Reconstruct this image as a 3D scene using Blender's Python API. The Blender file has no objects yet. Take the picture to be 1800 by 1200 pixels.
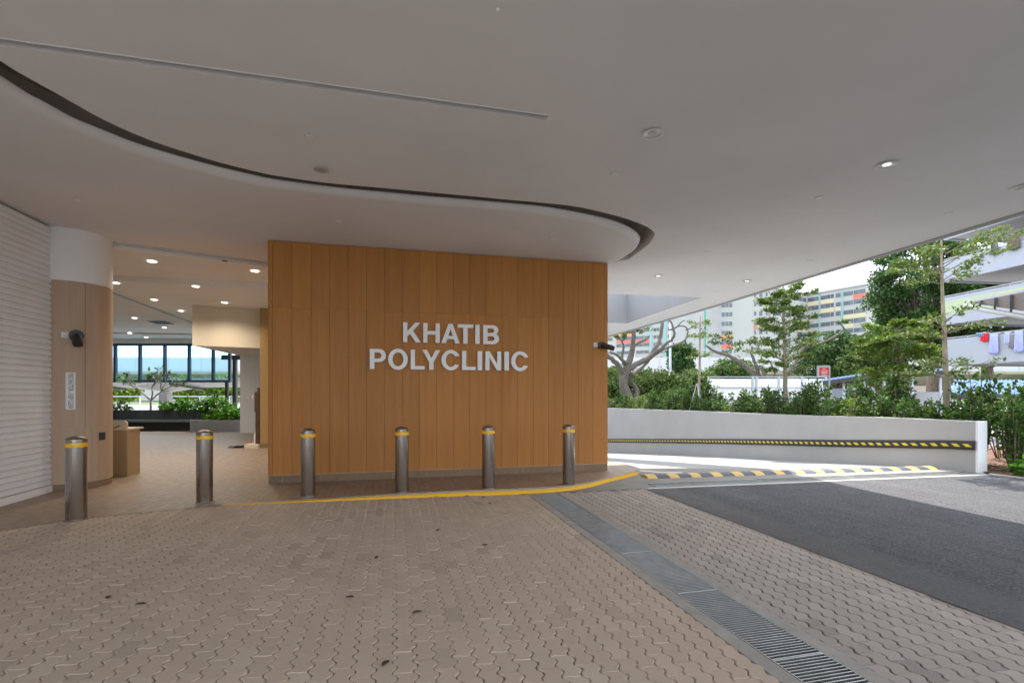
import bpy, bmesh, math, random
import numpy as np
from mathutils import Vector, Matrix
from mathutils.geometry import tessellate_polygon
random.seed(7)
rng = np.random.default_rng(11)
scene = bpy.context.scene
COL = scene.collection
R = math.radians
# ---------------------------------------------------------------- camera frame facts
F = 863.0; CX = 900.0; HV = 692.0; EYE = 1.5; HC = 4.07
TH = R(13.68); CT = math.cos(TH); ST = math.sin(TH)
def L(a, b):                       # building-aligned frame -> world
    return (a*CT - b*ST, a*ST + b*CT)
def AB(x, y):
    return (x*CT + y*ST, -x*ST + y*CT)
def sm(t):
    t = max(0.0, min(1.0, t)); return t*t*(3-2*t)
def gz(a):                         # the driveway falls 8 cm towards the drain
    return -0.08*sm((a+3.0)/5.0)
def G(u, v, z=None):
    zz = 0.0 if z is None else z
    for _ in range(8):
        Y = (EYE-zz)*F/(v-HV); X = (u-CX)/F*Y
        if z is not None: break
        zz = gz(AB(X, Y)[0])
    return (X, Y)
def CP(u, v, z=HC):
    Y = (z-EYE)*F/(HV-v); return ((u-CX)/F*Y, Y)
def D(u, v, Y):                    # point at depth Y
    return ((u-CX)/F*Y, Y, EYE+(HV-v)*Y/F)

# ---------------------------------------------------------------- materials
class NT:
    def __init__(s, name):
        s.m = bpy.data.materials.new(name); s.m.use_nodes = True
        s.t = s.m.node_tree; s.n = s.t.nodes; s.l = s.t.links
        s.b = s.n['Principled BSDF']; s.out = s.n['Material Output']
    def node(s, typ, **k):
        nd = s.n.new(typ)
        for a, v in k.items():
            if a.startswith('i_'):
                key = a[2:]
                key = int(key) if key.isdigit() else key.replace('_', ' ')
                if hasattr(v, 'is_linked') or isinstance(v, bpy.types.NodeSocket): s.l.new(v, nd.inputs[key])
                else: nd.inputs[key].default_value = v
            else: setattr(nd, a, v)
        return nd
    def pos(s, scale=(1,1,1), local=True):
        g = s.n.new('ShaderNodeNewGeometry')
        r = s.n.new('ShaderNodeMapping'); r.inputs['Rotation'].default_value = (0,0,-TH if local else 0)
        s.l.new(g.outputs['Position'], r.inputs['Vector'])
        m = s.n.new('ShaderNodeMapping'); m.inputs['Scale'].default_value = scale
        s.l.new(r.outputs[0], m.inputs['Vector'])
        return m.outputs[0]
    def noise(s, scale, vec=None, detail=3, rough=0.55):
        nd = s.n.new('ShaderNodeTexNoise'); nd.inputs['Scale'].default_value = scale
        nd.inputs['Detail'].default_value = detail; nd.inputs['Roughness'].default_value = rough
        if vec is not None: s.l.new(vec, nd.inputs['Vector'])
        return nd.outputs['Fac']
    def ramp(s, fac, stops):
        nd = s.n.new('ShaderNodeValToRGB'); e = nd.color_ramp.elements
        while len(e) < len(stops): e.new(0.5)
        for i, (p, c) in enumerate(stops):
            e[i].position = p; e[i].color = (c[0], c[1], c[2], 1) if not isinstance(c, float) else (c, c, c, 1)
        s.l.new(fac, nd.inputs[0]); return nd.outputs[0]
    def mix(s, fac, a, b, mode='MIX'):
        nd = s.n.new('ShaderNodeMix'); nd.data_type = 'RGBA'; nd.blend_type = mode
        for sock, v in ((nd.inputs[0], fac), (nd.inputs[6], a), (nd.inputs[7], b)):
            if isinstance(v, bpy.types.NodeSocket): s.l.new(v, sock)
            elif isinstance(v, (int, float)): sock.default_value = v if sock.type == 'VALUE' else (v, v, v, 1)
            else: sock.default_value = (v[0], v[1], v[2], 1)
        return nd.outputs[2]
    def col(s, v):
        if isinstance(v, bpy.types.NodeSocket): s.l.new(v, s.b.inputs['Base Color'])
        else: s.b.inputs['Base Color'].default_value = (v[0], v[1], v[2], 1)
    def set(s, rough=None, metal=None, spec=None):
        if rough is not None:
            if isinstance(rough, bpy.types.NodeSocket): s.l.new(rough, s.b.inputs['Roughness'])
            else: s.b.inputs['Roughness'].default_value = rough
        if metal is not None: s.b.inputs['Metallic'].default_value = metal
        if spec is not None: s.b.inputs['Specular IOR Level'].default_value = spec
    def bump(s, h, strength=0.3, dist=0.01):
        nd = s.n.new('ShaderNodeBump'); nd.inputs['Strength'].default_value = strength
        nd.inputs['Distance'].default_value = dist
        s.l.new(h, nd.inputs['Height']); s.l.new(nd.outputs[0], s.b.inputs['Normal'])

M = {}
def simple(name, c, rough=0.6, metal=0.0, var=0.0, vscale=3.0, bump=0.0, bscale=60, spec=None):
    t = NT(name); p = t.pos()
    if var > 0:
        n = t.noise(vscale, p, 4)
        lo = [max(0, x*(1-var)) for x in c]; hi = [min(1, x*(1+var)) for x in c]
        t.col(t.ramp(n, [(0.3, lo), (0.7, hi)]))
    else: t.col(c)
    t.set(rough, metal, spec)
    if bump > 0: t.bump(t.noise(bscale, p, 2), bump, 0.004)
    M[name] = t.m; return t.m
simple('soffit_paint', (0.765,0.77,0.78), 0.85, var=0.05, vscale=0.55, bump=0.05, bscale=25)
simple('white_paint', (0.82,0.825,0.83), 0.6, var=0.03, vscale=1.5, bump=0.04, bscale=80)
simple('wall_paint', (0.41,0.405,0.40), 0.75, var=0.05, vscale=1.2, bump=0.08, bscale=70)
simple('cream_paint', (0.66,0.61,0.51), 0.8, var=0.03)
simple('groove_shade_backing', (0.40,0.36,0.32), 0.9)  # darker tone puts recess shade into the grooves; also backs the board joints
simple('letter_white', (0.87,0.865,0.85), 0.35)
simple('dark_metal', (0.035,0.035,0.037), 0.45, var=0.2)
simple('black_plastic', (0.018,0.018,0.02), 0.35)
simple('bronze_metal', (0.06,0.035,0.028), 0.4, metal=0.3)
simple('rail_metal', (0.55,0.55,0.53), 0.45, metal=0.2, var=0.05)
simple('galvanised', (0.44,0.45,0.45), 0.42, metal=0.85, var=0.12, vscale=9)
simple('channel_dark', (0.02,0.02,0.02), 0.9)
simple('edge_concrete', (0.36,0.345,0.32), 0.85, var=0.12, vscale=7, bump=0.2)
simple('sand_joint_light', (0.66,0.56,0.44), 0.95, var=0.2, vscale=8, bump=0.3)
t = NT('sand_joint_light'); p = t.pos(); na = t.noise(0.9, p, 4, 0.65); nb = t.noise(26, p, 3, 0.7)
c = t.ramp(na, [(0.40, (0.20,0.155,0.12)), (0.60, (0.64,0.54,0.43))])
c = t.mix(t.ramp(nb, [(0.42, 0.0), (0.58, 0.75)]), c, (0.13,0.10,0.075)); t.col(c); t.set(0.95); M['sand_joint_light'] = t.m
simple('sand_joint_dark', (0.06,0.05,0.04), 0.95, var=0.2, vscale=8)
simple('cream_laminate', (0.60,0.52,0.38), 0.45, var=0.03)
simple('soil', (0.16,0.085,0.05), 0.95, var=0.45, vscale=5, bump=0.8, bscale=18)
simple('grass_ground', (0.09,0.12,0.045), 0.95, var=0.35, vscale=0.6, bump=0.6, bscale=8)
simple('pale_ground', (0.36,0.36,0.34), 0.9, var=0.15, vscale=0.4)
simple('planter_gray', (0.24,0.25,0.26), 0.7, var=0.08, bump=0.1)
simple('bench_slat', (0.075,0.085,0.095), 0.6, var=0.1)
simple('bench_base', (0.03,0.032,0.035), 0.8)
simple('frame_blue', (0.03,0.055,0.10), 0.4)
simple('shutter', (0.82,0.84,0.86), 0.4, var=0.03)
simple('bench_seat', (0.16,0.18,0.20), 0.55)
simple('hdb_white', (0.44,0.43,0.415), 0.85, var=0.03, vscale=0.2)
simple('hdb_gray', (0.40,0.39,0.40), 0.85, var=0.08, vscale=0.3)
simple('hdb_blue_white', (0.35,0.37,0.42), 0.8, var=0.04, vscale=0.5)
simple('recess_shade_gray', (0.34,0.34,0.35), 0.85, var=0.03)  # grayed to put the shade of the opening's sides into the colour
simple('hdb_green', (0.40,0.46,0.30), 0.8, var=0.04)
simple('hdb_red', (0.72,0.19,0.14), 0.8)
simple('hdb_orange', (0.80,0.34,0.18), 0.8)
simple('hdb_yellow', (0.62,0.54,0.36), 0.8)
simple('hdb_cyan', (0.24,0.52,0.58), 0.8)
simple('hdb_teal', (0.05,0.36,0.27), 0.8)
simple('window_dark', (0.12,0.14,0.17), 0.15, var=0.4, vscale=0.8)
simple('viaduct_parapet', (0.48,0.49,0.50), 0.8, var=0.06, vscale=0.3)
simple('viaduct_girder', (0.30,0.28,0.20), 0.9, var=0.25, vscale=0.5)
simple('viaduct_pier', (0.55,0.47,0.38), 0.9, var=0.1, vscale=0.6)
simple('car_blue', (0.17,0.28,0.50), 0.25, metal=0.2)
simple('car_glass', (0.02,0.022,0.025), 0.08)
simple('tyre_rubber', (0.02,0.02,0.02), 0.8)
simple('bumper_rubber', (0.028,0.028,0.03), 0.6, bump=0.2)
simple('bumper_yellow', (0.72,0.56,0.03), 0.5, var=0.12, vscale=15)
simple('sign_red', (0.62,0.02,0.03), 0.4)
simple('sign_white', (0.75,0.75,0.75), 0.5)
simple('timber_dark', (0.075,0.045,0.03), 0.8, var=0.3, vscale=9, bump=0.3)
simple('cloth_lavender', (0.42,0.44,0.78), 0.9, var=0.12, vscale=12)
simple('cloth_red', (0.65,0.02,0.03), 0.9)
simple('cloth_olive', (0.13,0.12,0.07), 0.9, var=0.3, vscale=14)
simple('cloth_gray', (0.22,0.21,0.22), 0.9)
simple('cloth_black', (0.03,0.03,0.035), 0.9)
simple('cloth_pattern', (0.16,0.15,0.18), 0.9, var=0.95, vscale=16)
simple('cloth_blue', (0.10,0.22,0.38), 0.9, var=0.6, vscale=22)
simple('dead_leaf', (0.07,0.04,0.02), 0.9)
simple('pole_gray', (0.42,0.46,0.50), 0.5)
simple('stake_wood', (0.40,0.38,0.32), 0.8)

def bark(name, c):
    t = NT(name); p = t.pos((1,1,0.35)); n = t.noise(9, p, 5, 0.7); n2 = t.noise(2.2, p, 3)
    c1 = t.ramp(n, [(0.3, [x*0.5 for x in c]), (0.7, [x*1.3 for x in c])])
    t.col(t.mix(t.ramp(n2, [(0.45, 0.0), (0.7, 0.5)]), c1, (c[0]*0.75, c[1]*0.9, c[2]*0.6)))
    t.set(0.9); t.bump(n, 0.7, 0.02); M[name] = t.m
bark('bark_pale', (0.34,0.28,0.20)); bark('bark_brown', (0.17,0.125,0.095)); bark('bark_gray', (0.36,0.33,0.30)); bark('bark_old', (0.125,0.105,0.09))

def leafmat(name, dark, light, rough=0.4):
    rough = max(rough, 0.5)
    t = NT(name)
    g = t.n.new('ShaderNodeNewGeometry')
    c = t.ramp(g.outputs['Random Per Island'], [(0.0, dark), (0.75, light), (1.0, [min(1, light[0]*1.9), min(1, light[1]*1.45), light[2]*1.0])])
    n = t.noise(1.3, t.pos(), 2)
    c = t.mix(t.ramp(n, [(0.35, 0.0), (0.65, 0.55)]), c, [d*0.9 for d in light])
    t.col(c); t.set(rough, spec=0.16)
    tr = t.n.new('ShaderNodeBsdfTranslucent'); t.l.new(c, tr.inputs[0])
    mx = t.n.new('ShaderNodeMixShader'); mx.inputs[0].default_value = 0.28
    t.l.new(t.b.outputs[0], mx.inputs[1]); t.l.new(tr.outputs[0], mx.inputs[2]); t.l.new(mx.outputs[0], t.out.inputs[0])
    M[name] = t.m
leafmat('leaf_shrub', (0.018,0.05,0.013), (0.078,0.165,0.03), 0.3)
leafmat('leaf_young', (0.055,0.115,0.018), (0.155,0.245,0.04))
leafmat('leaf_slim', (0.05,0.10,0.02), (0.15,0.22,0.05))
leafmat('leaf_dark', (0.02,0.055,0.018), (0.055,0.115,0.032))
leafmat('leaf_mid', (0.03,0.07,0.018), (0.095,0.15,0.04))
leafmat('leaf_planter', (0.03,0.10,0.015), (0.12,0.30,0.03), 0.3)

# wood cladding
def wood(name, cA, cB, grain=1.0, islands=True):
    t = NT(name)
    g = t.n.new('ShaderNodeNewGeometry')
    rnd = g.outputs['Random Per Island']
    p = t.pos((14, 14, 0.55))
    off = t.node('ShaderNodeVectorMath', operation='SCALE'); 
    cmb = t.n.new('ShaderNodeCombineXYZ'); t.l.new(rnd, cmb.inputs[0]); t.l.new(rnd, cmb.inputs[2])
    t.l.new(cmb.outputs[0], off.inputs[0]); off.inputs['Scale'].default_value = 37
    add = t.node('ShaderNodeVectorMath', operation='ADD'); t.l.new(p, add.inputs[0]); t.l.new(off.outputs[0], add.inputs[1])
    n1 = t.noise(1.0, add.outputs[0], 5, 0.6); n2 = t.noise(5.0, add.outputs[0], 3, 0.6)
    n3 = t.noise(0.16, add.outputs[0], 2)
    base = t.ramp(n1, [(0.3, cA), (0.72, cB)])
    base = t.mix(t.ramp(n2, [(0.35, 0.0), (0.65, 0.28*grain)]), base, [x*0.72 for x in cA])
    base = t.mix(t.ramp(n3, [(0.4, 0.0), (0.65, 0.22)]), base, [x*0.8 for x in cA])
    if islands:
        v = t.ramp(rnd, [(0.0, 0.91), (1.0, 1.05)])
        base = t.mix(1.0, base, v, 'MULTIPLY')
    t.col(base); t.set(0.5, spec=0.35); t.bump(n2, 0.08, 0.002)
    M[name] = t.m
wood('wood_cladding', (0.43,0.172,0.034), (0.55,0.235,0.052))
wood('wood_pale', (0.46,0.33,0.225), (0.54,0.40,0.28), 0.5, False)
wood('wood_ochre', (0.36,0.23,0.09), (0.44,0.29,0.12), 0.5, False)
wood('wood_counter', (0.38,0.27,0.15), (0.46,0.33,0.19), 0.5, False)

# brushed steel
t = NT('brushed_steel'); p = t.pos((1,1,0.02)); n = t.noise(220, p, 2)
t.col((0.40,0.365,0.33)); t.set(0.17, 1.0)
t.b.inputs['Anisotropic'].default_value = 0.6
M['brushed_steel'] = t.m
t = NT('steel_top'); p = t.pos(); t.col((0.30,0.255,0.22)); t.set(0.42, 0.9); M['steel_top'] = t.m
# kerb yellow with wear
def worn(name, c, under, amount=0.5, sc=9):
    t = NT(name); p = t.pos(); n = t.noise(sc, p, 6, 0.7)
    t.col(t.mix(t.ramp(n, [(0.58, 0.0), (0.72, amount)]), c, under)); t.set(0.55); M[name] = t.m
worn('yellow_paint', (0.85,0.46,0.015), (0.75,0.48,0.12), 0.6)
worn('hump_yellow', (0.62,0.42,0.11), (0.5,0.42,0.3), 0.7, 12)
worn('hump_black', (0.05,0.065,0.10), (0.2,0.21,0.24), 0.6, 14)
worn('line_white', (0.62,0.61,0.58), (0.35,0.34,0.33), 0.7, 8)
t = NT('reflective_band'); t.col((0.95,0.50,0.01)); t.set(0.3)
p = t.pos((1,1,1)); n = t.noise(60, p, 1)
t.col(t.ramp(n, [(0.4, (0.95,0.42,0.01)), (0.6, (1.0,0.62,0.03))])); M['reflective_band'] = t.m

# pavers: island random + stains
def paver(name, lo, mid, hi):
    t = NT(name); g = t.n.new('ShaderNodeNewGeometry'); rnd = g.outputs['Random Per Island']
    c = t.ramp(rnd, [(0.0, lo), (0.07, mid), (0.8, [x*1.06 for x in mid]), (1.0, hi)])
    p = t.pos(); n1 = t.noise(0.8, p, 4); n2 = t.noise(22, p, 4, 0.7); n3 = t.noise(220, p, 2); n4 = t.noise(3.5, p, 5, 0.65)
    c = t.mix(t.ramp(n1, [(0.35, 0.0), (0.7, 0.22)]), c, [x*0.72 for x in mid])
    c = t.mix(t.ramp(n2, [(0.35, 0.0), (0.7, 0.2)]), c, hi)
    c = t.mix(t.ramp(n4, [(0.62, 0.0), (0.74, 0.35)]), c, [x*0.55 for x in lo])
    c = t.mix(t.ramp(n3, [(0.4, 0.0), (0.7, 0.18)]), c, [x*0.5 for x in mid])
    t.col(c); t.set(0.82); t.bump(t.mix(0.5, n2, n3), 0.25, 0.003); M[name] = t.m
paver('paver_warm', (0.44,0.355,0.285), (0.53,0.425,0.335), (0.60,0.49,0.39))
paver('paver_grey', (0.27,0.24,0.22), (0.38,0.34,0.305), (0.45,0.41,0.375))
# terrace tiles
t = NT('terrace_tile'); p = t.pos((1,1,1))
rot = t.n.new('ShaderNodeMapping'); rot.inputs['Rotation'].default_value = (0,0,math.pi/2); t.l.new(p, rot.inputs[0])
br = t.n.new('ShaderNodeTexBrick'); t.l.new(rot.outputs[0], br.inputs['Vector'])
br.inputs['Scale'].default_value = 1.0; br.inputs['Brick Width'].default_value = 0.3; br.inputs['Row Height'].default_value = 0.1
br.inputs['Mortar Size'].default_value = 0.0035; br.inputs['Mortar Smooth'].default_value = 0.3
br.inputs['Color1'].default_value = (0.34,0.26,0.195,1); br.inputs['Color2'].default_value = (0.30,0.228,0.173,1)
br.inputs['Mortar'].default_value = (0.13,0.105,0.085,1)
n = t.noise(9, p, 4); n2 = t.noise(0.7, p, 3); n3 = t.noise(90, p, 3)
c = t.mix(t.ramp(n, [(0.35, 0.0), (0.7, 0.3)]), br.outputs[0], (0.19,0.145,0.11))
c = t.mix(t.ramp(n2, [(0.4, 0.0), (0.7, 0.3)]), c, (0.29,0.22,0.165))
t.col(c); t.set(t.ramp(n, [(0.3, 0.42), (0.7, 0.6)])); 
inv = t.node('ShaderNodeMath', operation='MULTIPLY_ADD'); t.l.new(br.outputs['Fac'], inv.inputs[0]); inv.inputs[1].default_value = -1.0; t.l.new(n3, inv.inputs[2])
t.bump(inv.outputs[0], 0.35, 0.003); M['terrace_tile'] = t.m
# skirting tiles
t = NT('skirting_tile'); p = t.pos((1,1,1))
br = t.n.new('ShaderNodeTexBrick'); t.l.new(p, br.inputs['Vector']); br.offset = 0
br.inputs['Scale'].default_value = 1; br.inputs['Brick Width'].default_value = 0.6; br.inputs['Row Height'].default_value = 50
br.inputs['Mortar Size'].default_value = 0.003
br.inputs['Color1'].default_value = (0.27,0.185,0.115,1); br.inputs['Color2'].default_value = (0.235,0.16,0.10,1); br.inputs['Mortar'].default_value = (0.42,0.32,0.22,1)
n = t.noise(14, p, 4); t.col(t.mix(t.ramp(n, [(0.4, 0.0), (0.7, 0.35)]), br.outputs[0], (0.19,0.13,0.085))); t.set(0.7, spec=0.2); M['skirting_tile'] = t.m
# asphalt
t = NT('asphalt'); p = t.pos((1,0.22,1)); p1 = t.pos()
n1 = t.noise(0.9, p, 5, 0.65); n2 = t.noise(75, p1, 4, 0.85); n3 = t.noise(7, p, 5, 0.75); n4 = t.noise(2.4, p1, 5, 0.7)
vo = t.n.new('ShaderNodeTexVoronoi'); vo.inputs['Scale'].default_value = 110; t.l.new(p1, vo.inputs['Vector'])
c = t.ramp(n2, [(0.32, (0.010,0.010,0.014)), (0.55, (0.036,0.037,0.046)), (0.72, (0.16,0.16,0.18))])
c = t.mix(t.ramp(vo.outputs['Distance'], [(0.08, 0.6), (0.22, 0.0)]), c, (0.16,0.16,0.165))
c = t.mix(t.ramp(n1, [(0.45, 0.0), (0.60, 0.55)]), c, (0.075,0.076,0.088))
c = t.mix(t.ramp(n3, [(0.48, 0.0), (0.60, 0.6)]), c, (0.018,0.018,0.023))
c = t.mix(t.ramp(n4, [(0.54, 0.0), (0.64, 0.35)]), c, (0.10,0.10,0.105))
sx_ = t.n.new('ShaderNodeSeparateXYZ'); t.l.new(p1, sx_.inputs[0])
n5 = t.noise(38, p1, 3, 0.75)
c = t.mix(t.ramp(n5, [(0.50, 0.0), (0.62, 0.55)]), c, (0.13,0.13,0.14))
c = t.mix(t.ramp(n5, [(0.34, 0.7), (0.46, 0.0)]), c, (0.008,0.008,0.012))
wv = t.n.new('ShaderNodeMapRange'); wv.inputs[1].default_value = 4.55; wv.inputs[2].default_value = 4.75; wv.inputs[3].default_value = 1.0; wv.inputs[4].default_value = 0.0
t.l.new(sx_.outputs[0], wv.inputs[0])
c = t.mix(t.mix(1.0, wv.outputs[0], t.ramp(n3, [(0.35, 0.1), (0.6, 0.6)]), 'MULTIPLY'), c, (0.115,0.11,0.108))
t.col(c); t.set(t.ramp(n1, [(0.3, 0.6), (0.7, 0.85)])); t.bump(n2, 1.0, 0.010); M['asphalt'] = t.m
# concrete apron
def conc(name, c0, sc=(1,1,1)):
    t = NT(name); p = t.pos(sc); n1 = t.noise(1.3, p, 5, 0.6); n2 = t.noise(40, p, 3); n3 = t.noise(6, p, 4)
    c = t.ramp(n1, [(0.3, [x*0.8 for x in c0]), (0.7, [x*1.1 for x in c0])])
    c = t.mix(t.ramp(n3, [(0.45, 0.0), (0.75, 0.3)]), c, [x*0.7 for x in c0])
    t.col(c); t.set(0.85); t.bump(n2, 0.25, 0.004); M[name] = t.m
conc('apron_concrete', (0.27,0.26,0.245)); conc('ramp_concrete', (0.33,0.33,0.325), (1,0.25,1))
# blue tinted glass
t = NT('blue_glass'); t.n.remove(t.b)
tr = t.n.new('ShaderNodeBsdfTransparent'); tr.inputs[0].default_value = (0.56,0.86,1.0,1)
gl = t.n.new('ShaderNodeBsdfGlossy'); gl.inputs['Roughness'].default_value = 0.02
mx = t.n.new('ShaderNodeMixShader'); mx.inputs[0].default_value = 0.06
t.l.new(tr.outputs[0], mx.inputs[1]); t.l.new(gl.outputs[0], mx.inputs[2]); t.l.new(mx.outputs[0], t.out.inputs[0]); M['blue_glass'] = t.m
def emis(name, c, s):
    t = NT(name); t.col((0.8,0.8,0.8)); t.b.inputs['Emission Color'].default_value = (*c, 1); t.b.inputs['Emission Strength'].default_value = s; M[name] = t.m
emis('lamp_lit', (1.0,0.94,0.84), 1.3); emis('lamp_dim', (1.0,0.95,0.86), 0.32)
simple('reflector', (0.62,0.62,0.63), 0.3, metal=0.35)
simple('lamp_off', (0.45,0.45,0.45), 0.3)

# ---------------------------------------------------------------- mesh builder
class MB:
    def __init__(s): s.v = []; s.f = []; s.mi = []; s.mats = []
    def mat(s, m):
        if m not in s.mats: s.mats.append(m)
        return s.mats.index(m)
    def add(s, vs, fs, m):
        o = len(s.v); k = s.mat(m); s.v += [tuple(x) for x in vs]
        for f in fs: s.f.append(tuple(i+o for i in f)); s.mi.append(k)
        return s
    def box(s, x0, x1, y0, y1, z0, z1, m, T=None):
        vs = [(x,y,z) for z in (z0,z1) for x,y in ((x0,y0),(x1,y0),(x1,y1),(x0,y1))]
        if T: vs = [T(*q) for q in vs]
        s.add(vs, [(3,2,1,0),(4,5,6,7),(0,1,5,4),(1,2,6,5),(2,3,7,6),(3,0,4,7)], m); return s
    def lbox(s, a0, a1, b0, b1, z0, z1, m):
        return s.box(a0, a1, b0, b1, z0, z1, m, lambda a,b,z: (*L(a,b), z))
    def beam(s, p, q, w, h, m, up=(0,0,1)):      # rectangular bar p->q
        p = Vector(p); q = Vector(q); d = (q-p).normalized(); u = Vector(up)
        r = d.cross(u)
        if r.length < 1e-4: r = d.cross(Vector((1,0,0)))
        r.normalize(); u2 = r.cross(d).normalized()
        vs = [p+r*sx*w/2+u2*sz*h/2 for sx, sz in ((-1,-1),(1,-1),(1,1),(-1,1))] + [q+r*sx*w/2+u2*sz*h/2 for sx, sz in ((-1,-1),(1,-1),(1,1),(-1,1))]
        s.add(vs, [(0,1,2,3),(7,6,5,4),(0,4,5,1),(1,5,6,2),(2,6,7,3),(3,7,4,0)], m); return s
    def tube(s, pts, rad, m, n=8, cap=True):
        pts = [Vector(p) for p in pts]
        if isinstance(rad, (int, float)): rad = [rad]*len(pts)
        vs = []; prev = None
        for i, p in enumerate(pts):
            d = (pts[min(i+1, len(pts)-1)]-pts[max(i-1, 0)]).normalized()
            if prev is None:
                r = d.cross(Vector((0,0,1)));
                if r.length < 1e-3: r = d.cross(Vector((0,1,0)))
            else: r = prev - d*prev.dot(d)
            r.normalize(); prev = r; u = d.cross(r)
            for k in range(n):
                an = 2*math.pi*k/n; vs.append(p+(r*math.cos(an)+u*math.sin(an))*rad[i])
        fs = []
        for i in range(len(pts)-1):
            for k in range(n):
                fs.append((i*n+k, i*n+(k+1)%n, (i+1)*n+(k+1)%n, (i+1)*n+k))
        if cap: fs += [tuple(range(n))[::-1], tuple((len(pts)-1)*n+k for k in range(n))]
        s.add(vs, fs, m); return s
    def lathe(s, c, prof, m, n=32, caps=(True, True), a0=0, a1=2*math.pi):
        full = abs(a1-a0-2*math.pi) < 1e-6; cnt = n if full else n+1
        vs = []
        for r, z in prof:
            for k in range(cnt):
                an = a0+(a1-a0)*k/n; vs.append((c[0]+r*math.cos(an), c[1]+r*math.sin(an), c[2]+z))
        fs = []
        for i in range(len(prof)-1):
            for k in range(n if full else n):
                k2 = (k+1) % cnt; fs.append((i*cnt+k, i*cnt+k2, (i+1)*cnt+k2, (i+1)*cnt+k))
        if caps[0] and full: fs.append(tuple(range(cnt))[::-1])
        if caps[1] and full: fs.append(tuple((len(prof)-1)*cnt+k for k in range(cnt)))
        s.add(vs, fs, m); return s
    def poly(s, pts, m, flip=False, holes=()):
        rings = [[Vector(p) for p in pts]] + [[Vector(p) for p in h] for h in holes]
        tri = tessellate_polygon(rings); vs = [p for r in rings for p in r]
        out = []
        for t_ in tri:
            a, b, c = (vs[i] for i in t_)
            nz = (b-a).cross(c-a)
            if nz.length < 1e-12: continue
            t_ = tuple(t_)
            if (nz.z < 0) != flip and abs(nz.z) > 1e-12: t_ = t_[::-1]
            out.append(t_)
        s.add(vs, out, m); return s
    def build(s, name, parent=None, smooth=False, loc=None):
        me = bpy.data.meshes.new(name); me.from_pydata(s.v, [], s.f)
        for m in s.mats: me.materials.append(M[m])
        if len(s.mats) > 1: me.polygons.foreach_set('material_index', s.mi)
        me.update()
        if smooth == 'auto':
            me.polygons.foreach_set('use_smooth', [True]*len(me.polygons))
            me.set_sharp_from_angle(angle=R(35))
        elif smooth: me.polygons.foreach_set('use_smooth', [True]*len(me.polygons))
        o = bpy.data.objects.new(name, me); COL.objects.link(o)
        if parent: o.parent = parent
        if loc: o.location = loc
        return o
def tag(o, label=None, cat=None, group=None, kind=None):
    if label: o['label'] = label
    if cat: o['category'] = cat
    if group: o['group'] = group
    if kind: o['kind'] = kind
    return o
def thing(name, label, cat, loc=(0,0,0), group=None, rz=0):
    o = bpy.data.objects.new(name, None); COL.objects.link(o); o.empty_display_size = 0.2
    o.location = loc; o.rotation_euler = (0,0,rz); return tag(o, label, cat, group)
def copy_tree(o, parent=None):
    c = o.copy(); COL.objects.link(c)
    if parent: c.parent = parent
    for ch in list(o.children): copy_tree(ch, c)
    return c
def offset(pts, d):
    out = []
    for i, p in enumerate(pts):
        q = pts[min(i+1, len(pts)-1)]; r = pts[max(i-1, 0)]
        dx, dy = q[0]-r[0], q[1]-r[1]; l = math.hypot(dx, dy)
        out.append((p[0]-dy/l*d, p[1]+dx/l*d))
    return out
def catmull(pts, n=6):
    out = []
    for i in range(len(pts)-1):
        p0 = pts[max(i-1,0)]; p1 = pts[i]; p2 = pts[i+1]; p3 = pts[min(i+2,len(pts)-1)]
        for k in range(n):
            t = k/n
            out.append(tuple(0.5*((2*p1[j])+(-p0[j]+p2[j])*t+(2*p0[j]-5*p1[j]+4*p2[j]-p3[j])*t*t+(-p0[j]+3*p1[j]-3*p2[j]+p3[j])*t**3) for j in range(len(p1))))
    out.append(tuple(pts[-1])); return out

# ================================================================ GROUND
wall_base = catmull([(9.33,9.86,-0.08),(8.95,11.3,-0.15),(8.56,13.2,-0.39),(8.1,16.2,-0.66),(7.64,19.5,-0.96),(6.55,23.2,-1.33),(5.26,27.0,-1.67),(4.2,30.0,-1.95)], 5)
def rampz(y): return -0.08-0.1*max(0, y-10.4)+0.0
# ramp
mb = MB(); N = 26
rl = []; rr = []
for i in range(N+1):
    y = 10.4+(31-10.4)*i/N
    b_left = 1.4-(y-10.4)*0.235
    xs = None
    for p, q in zip(wall_base, wall_base[1:]):
        if p[1] <= y <= q[1]: xs = p[0]+(q[0]-p[0])*(y-p[1])/(q[1]-p[1])
    if xs is None: xs = 9.2 if y < 11 else 4.2-(y-30)*0.35
    rl.append((b_left, y, rampz(y))); rr.append((xs+0.1, y, rampz(y)))
vs = []
for a, b in zip(rl, rr):
    for k in range(5): vs.append(tuple(a[j]+(b[j]-a[j])*k/4 for j in range(3)))
mb.add(vs, [(i*5+k, i*5+k+1, (i+1)*5+k+1, (i+1)*5+k) for i in range(N) for k in range(4)], 'ramp_concrete')
tag(mb.build('ramp'), kind='structure')
# side wall + end wall of the ramp pit
mb = MB()
mb.add([*rl, *[(x, y, -0.02) for x, y, z in rl]], [(i, i+1, N+1+i+1, N+1+i) for i in range(N)], 'wall_paint')
mb.add([rl[-1], rr[-1], (rr[-1][0], rr[-1][1], -0.02), (rl[-1][0], rl[-1][1], -0.02)], [(0,1,2,3)], 'wall_paint')
tag(mb.build('ramp_side_wall'), kind='structure')
# big ground with a hole for the ramp
mb = MB()
hole = [(p[0], p[1], -0.125) for p in rl] + [(p[0], p[1], -0.125) for p in reversed(rr)]
mb.poly([(-300,-120,-0.125),(400,-120,-0.125),(400,600,-0.125),(-300,600,-0.125)], 'grass_ground', holes=[hole])
tag(mb.build('ground'), kind='structure')
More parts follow.
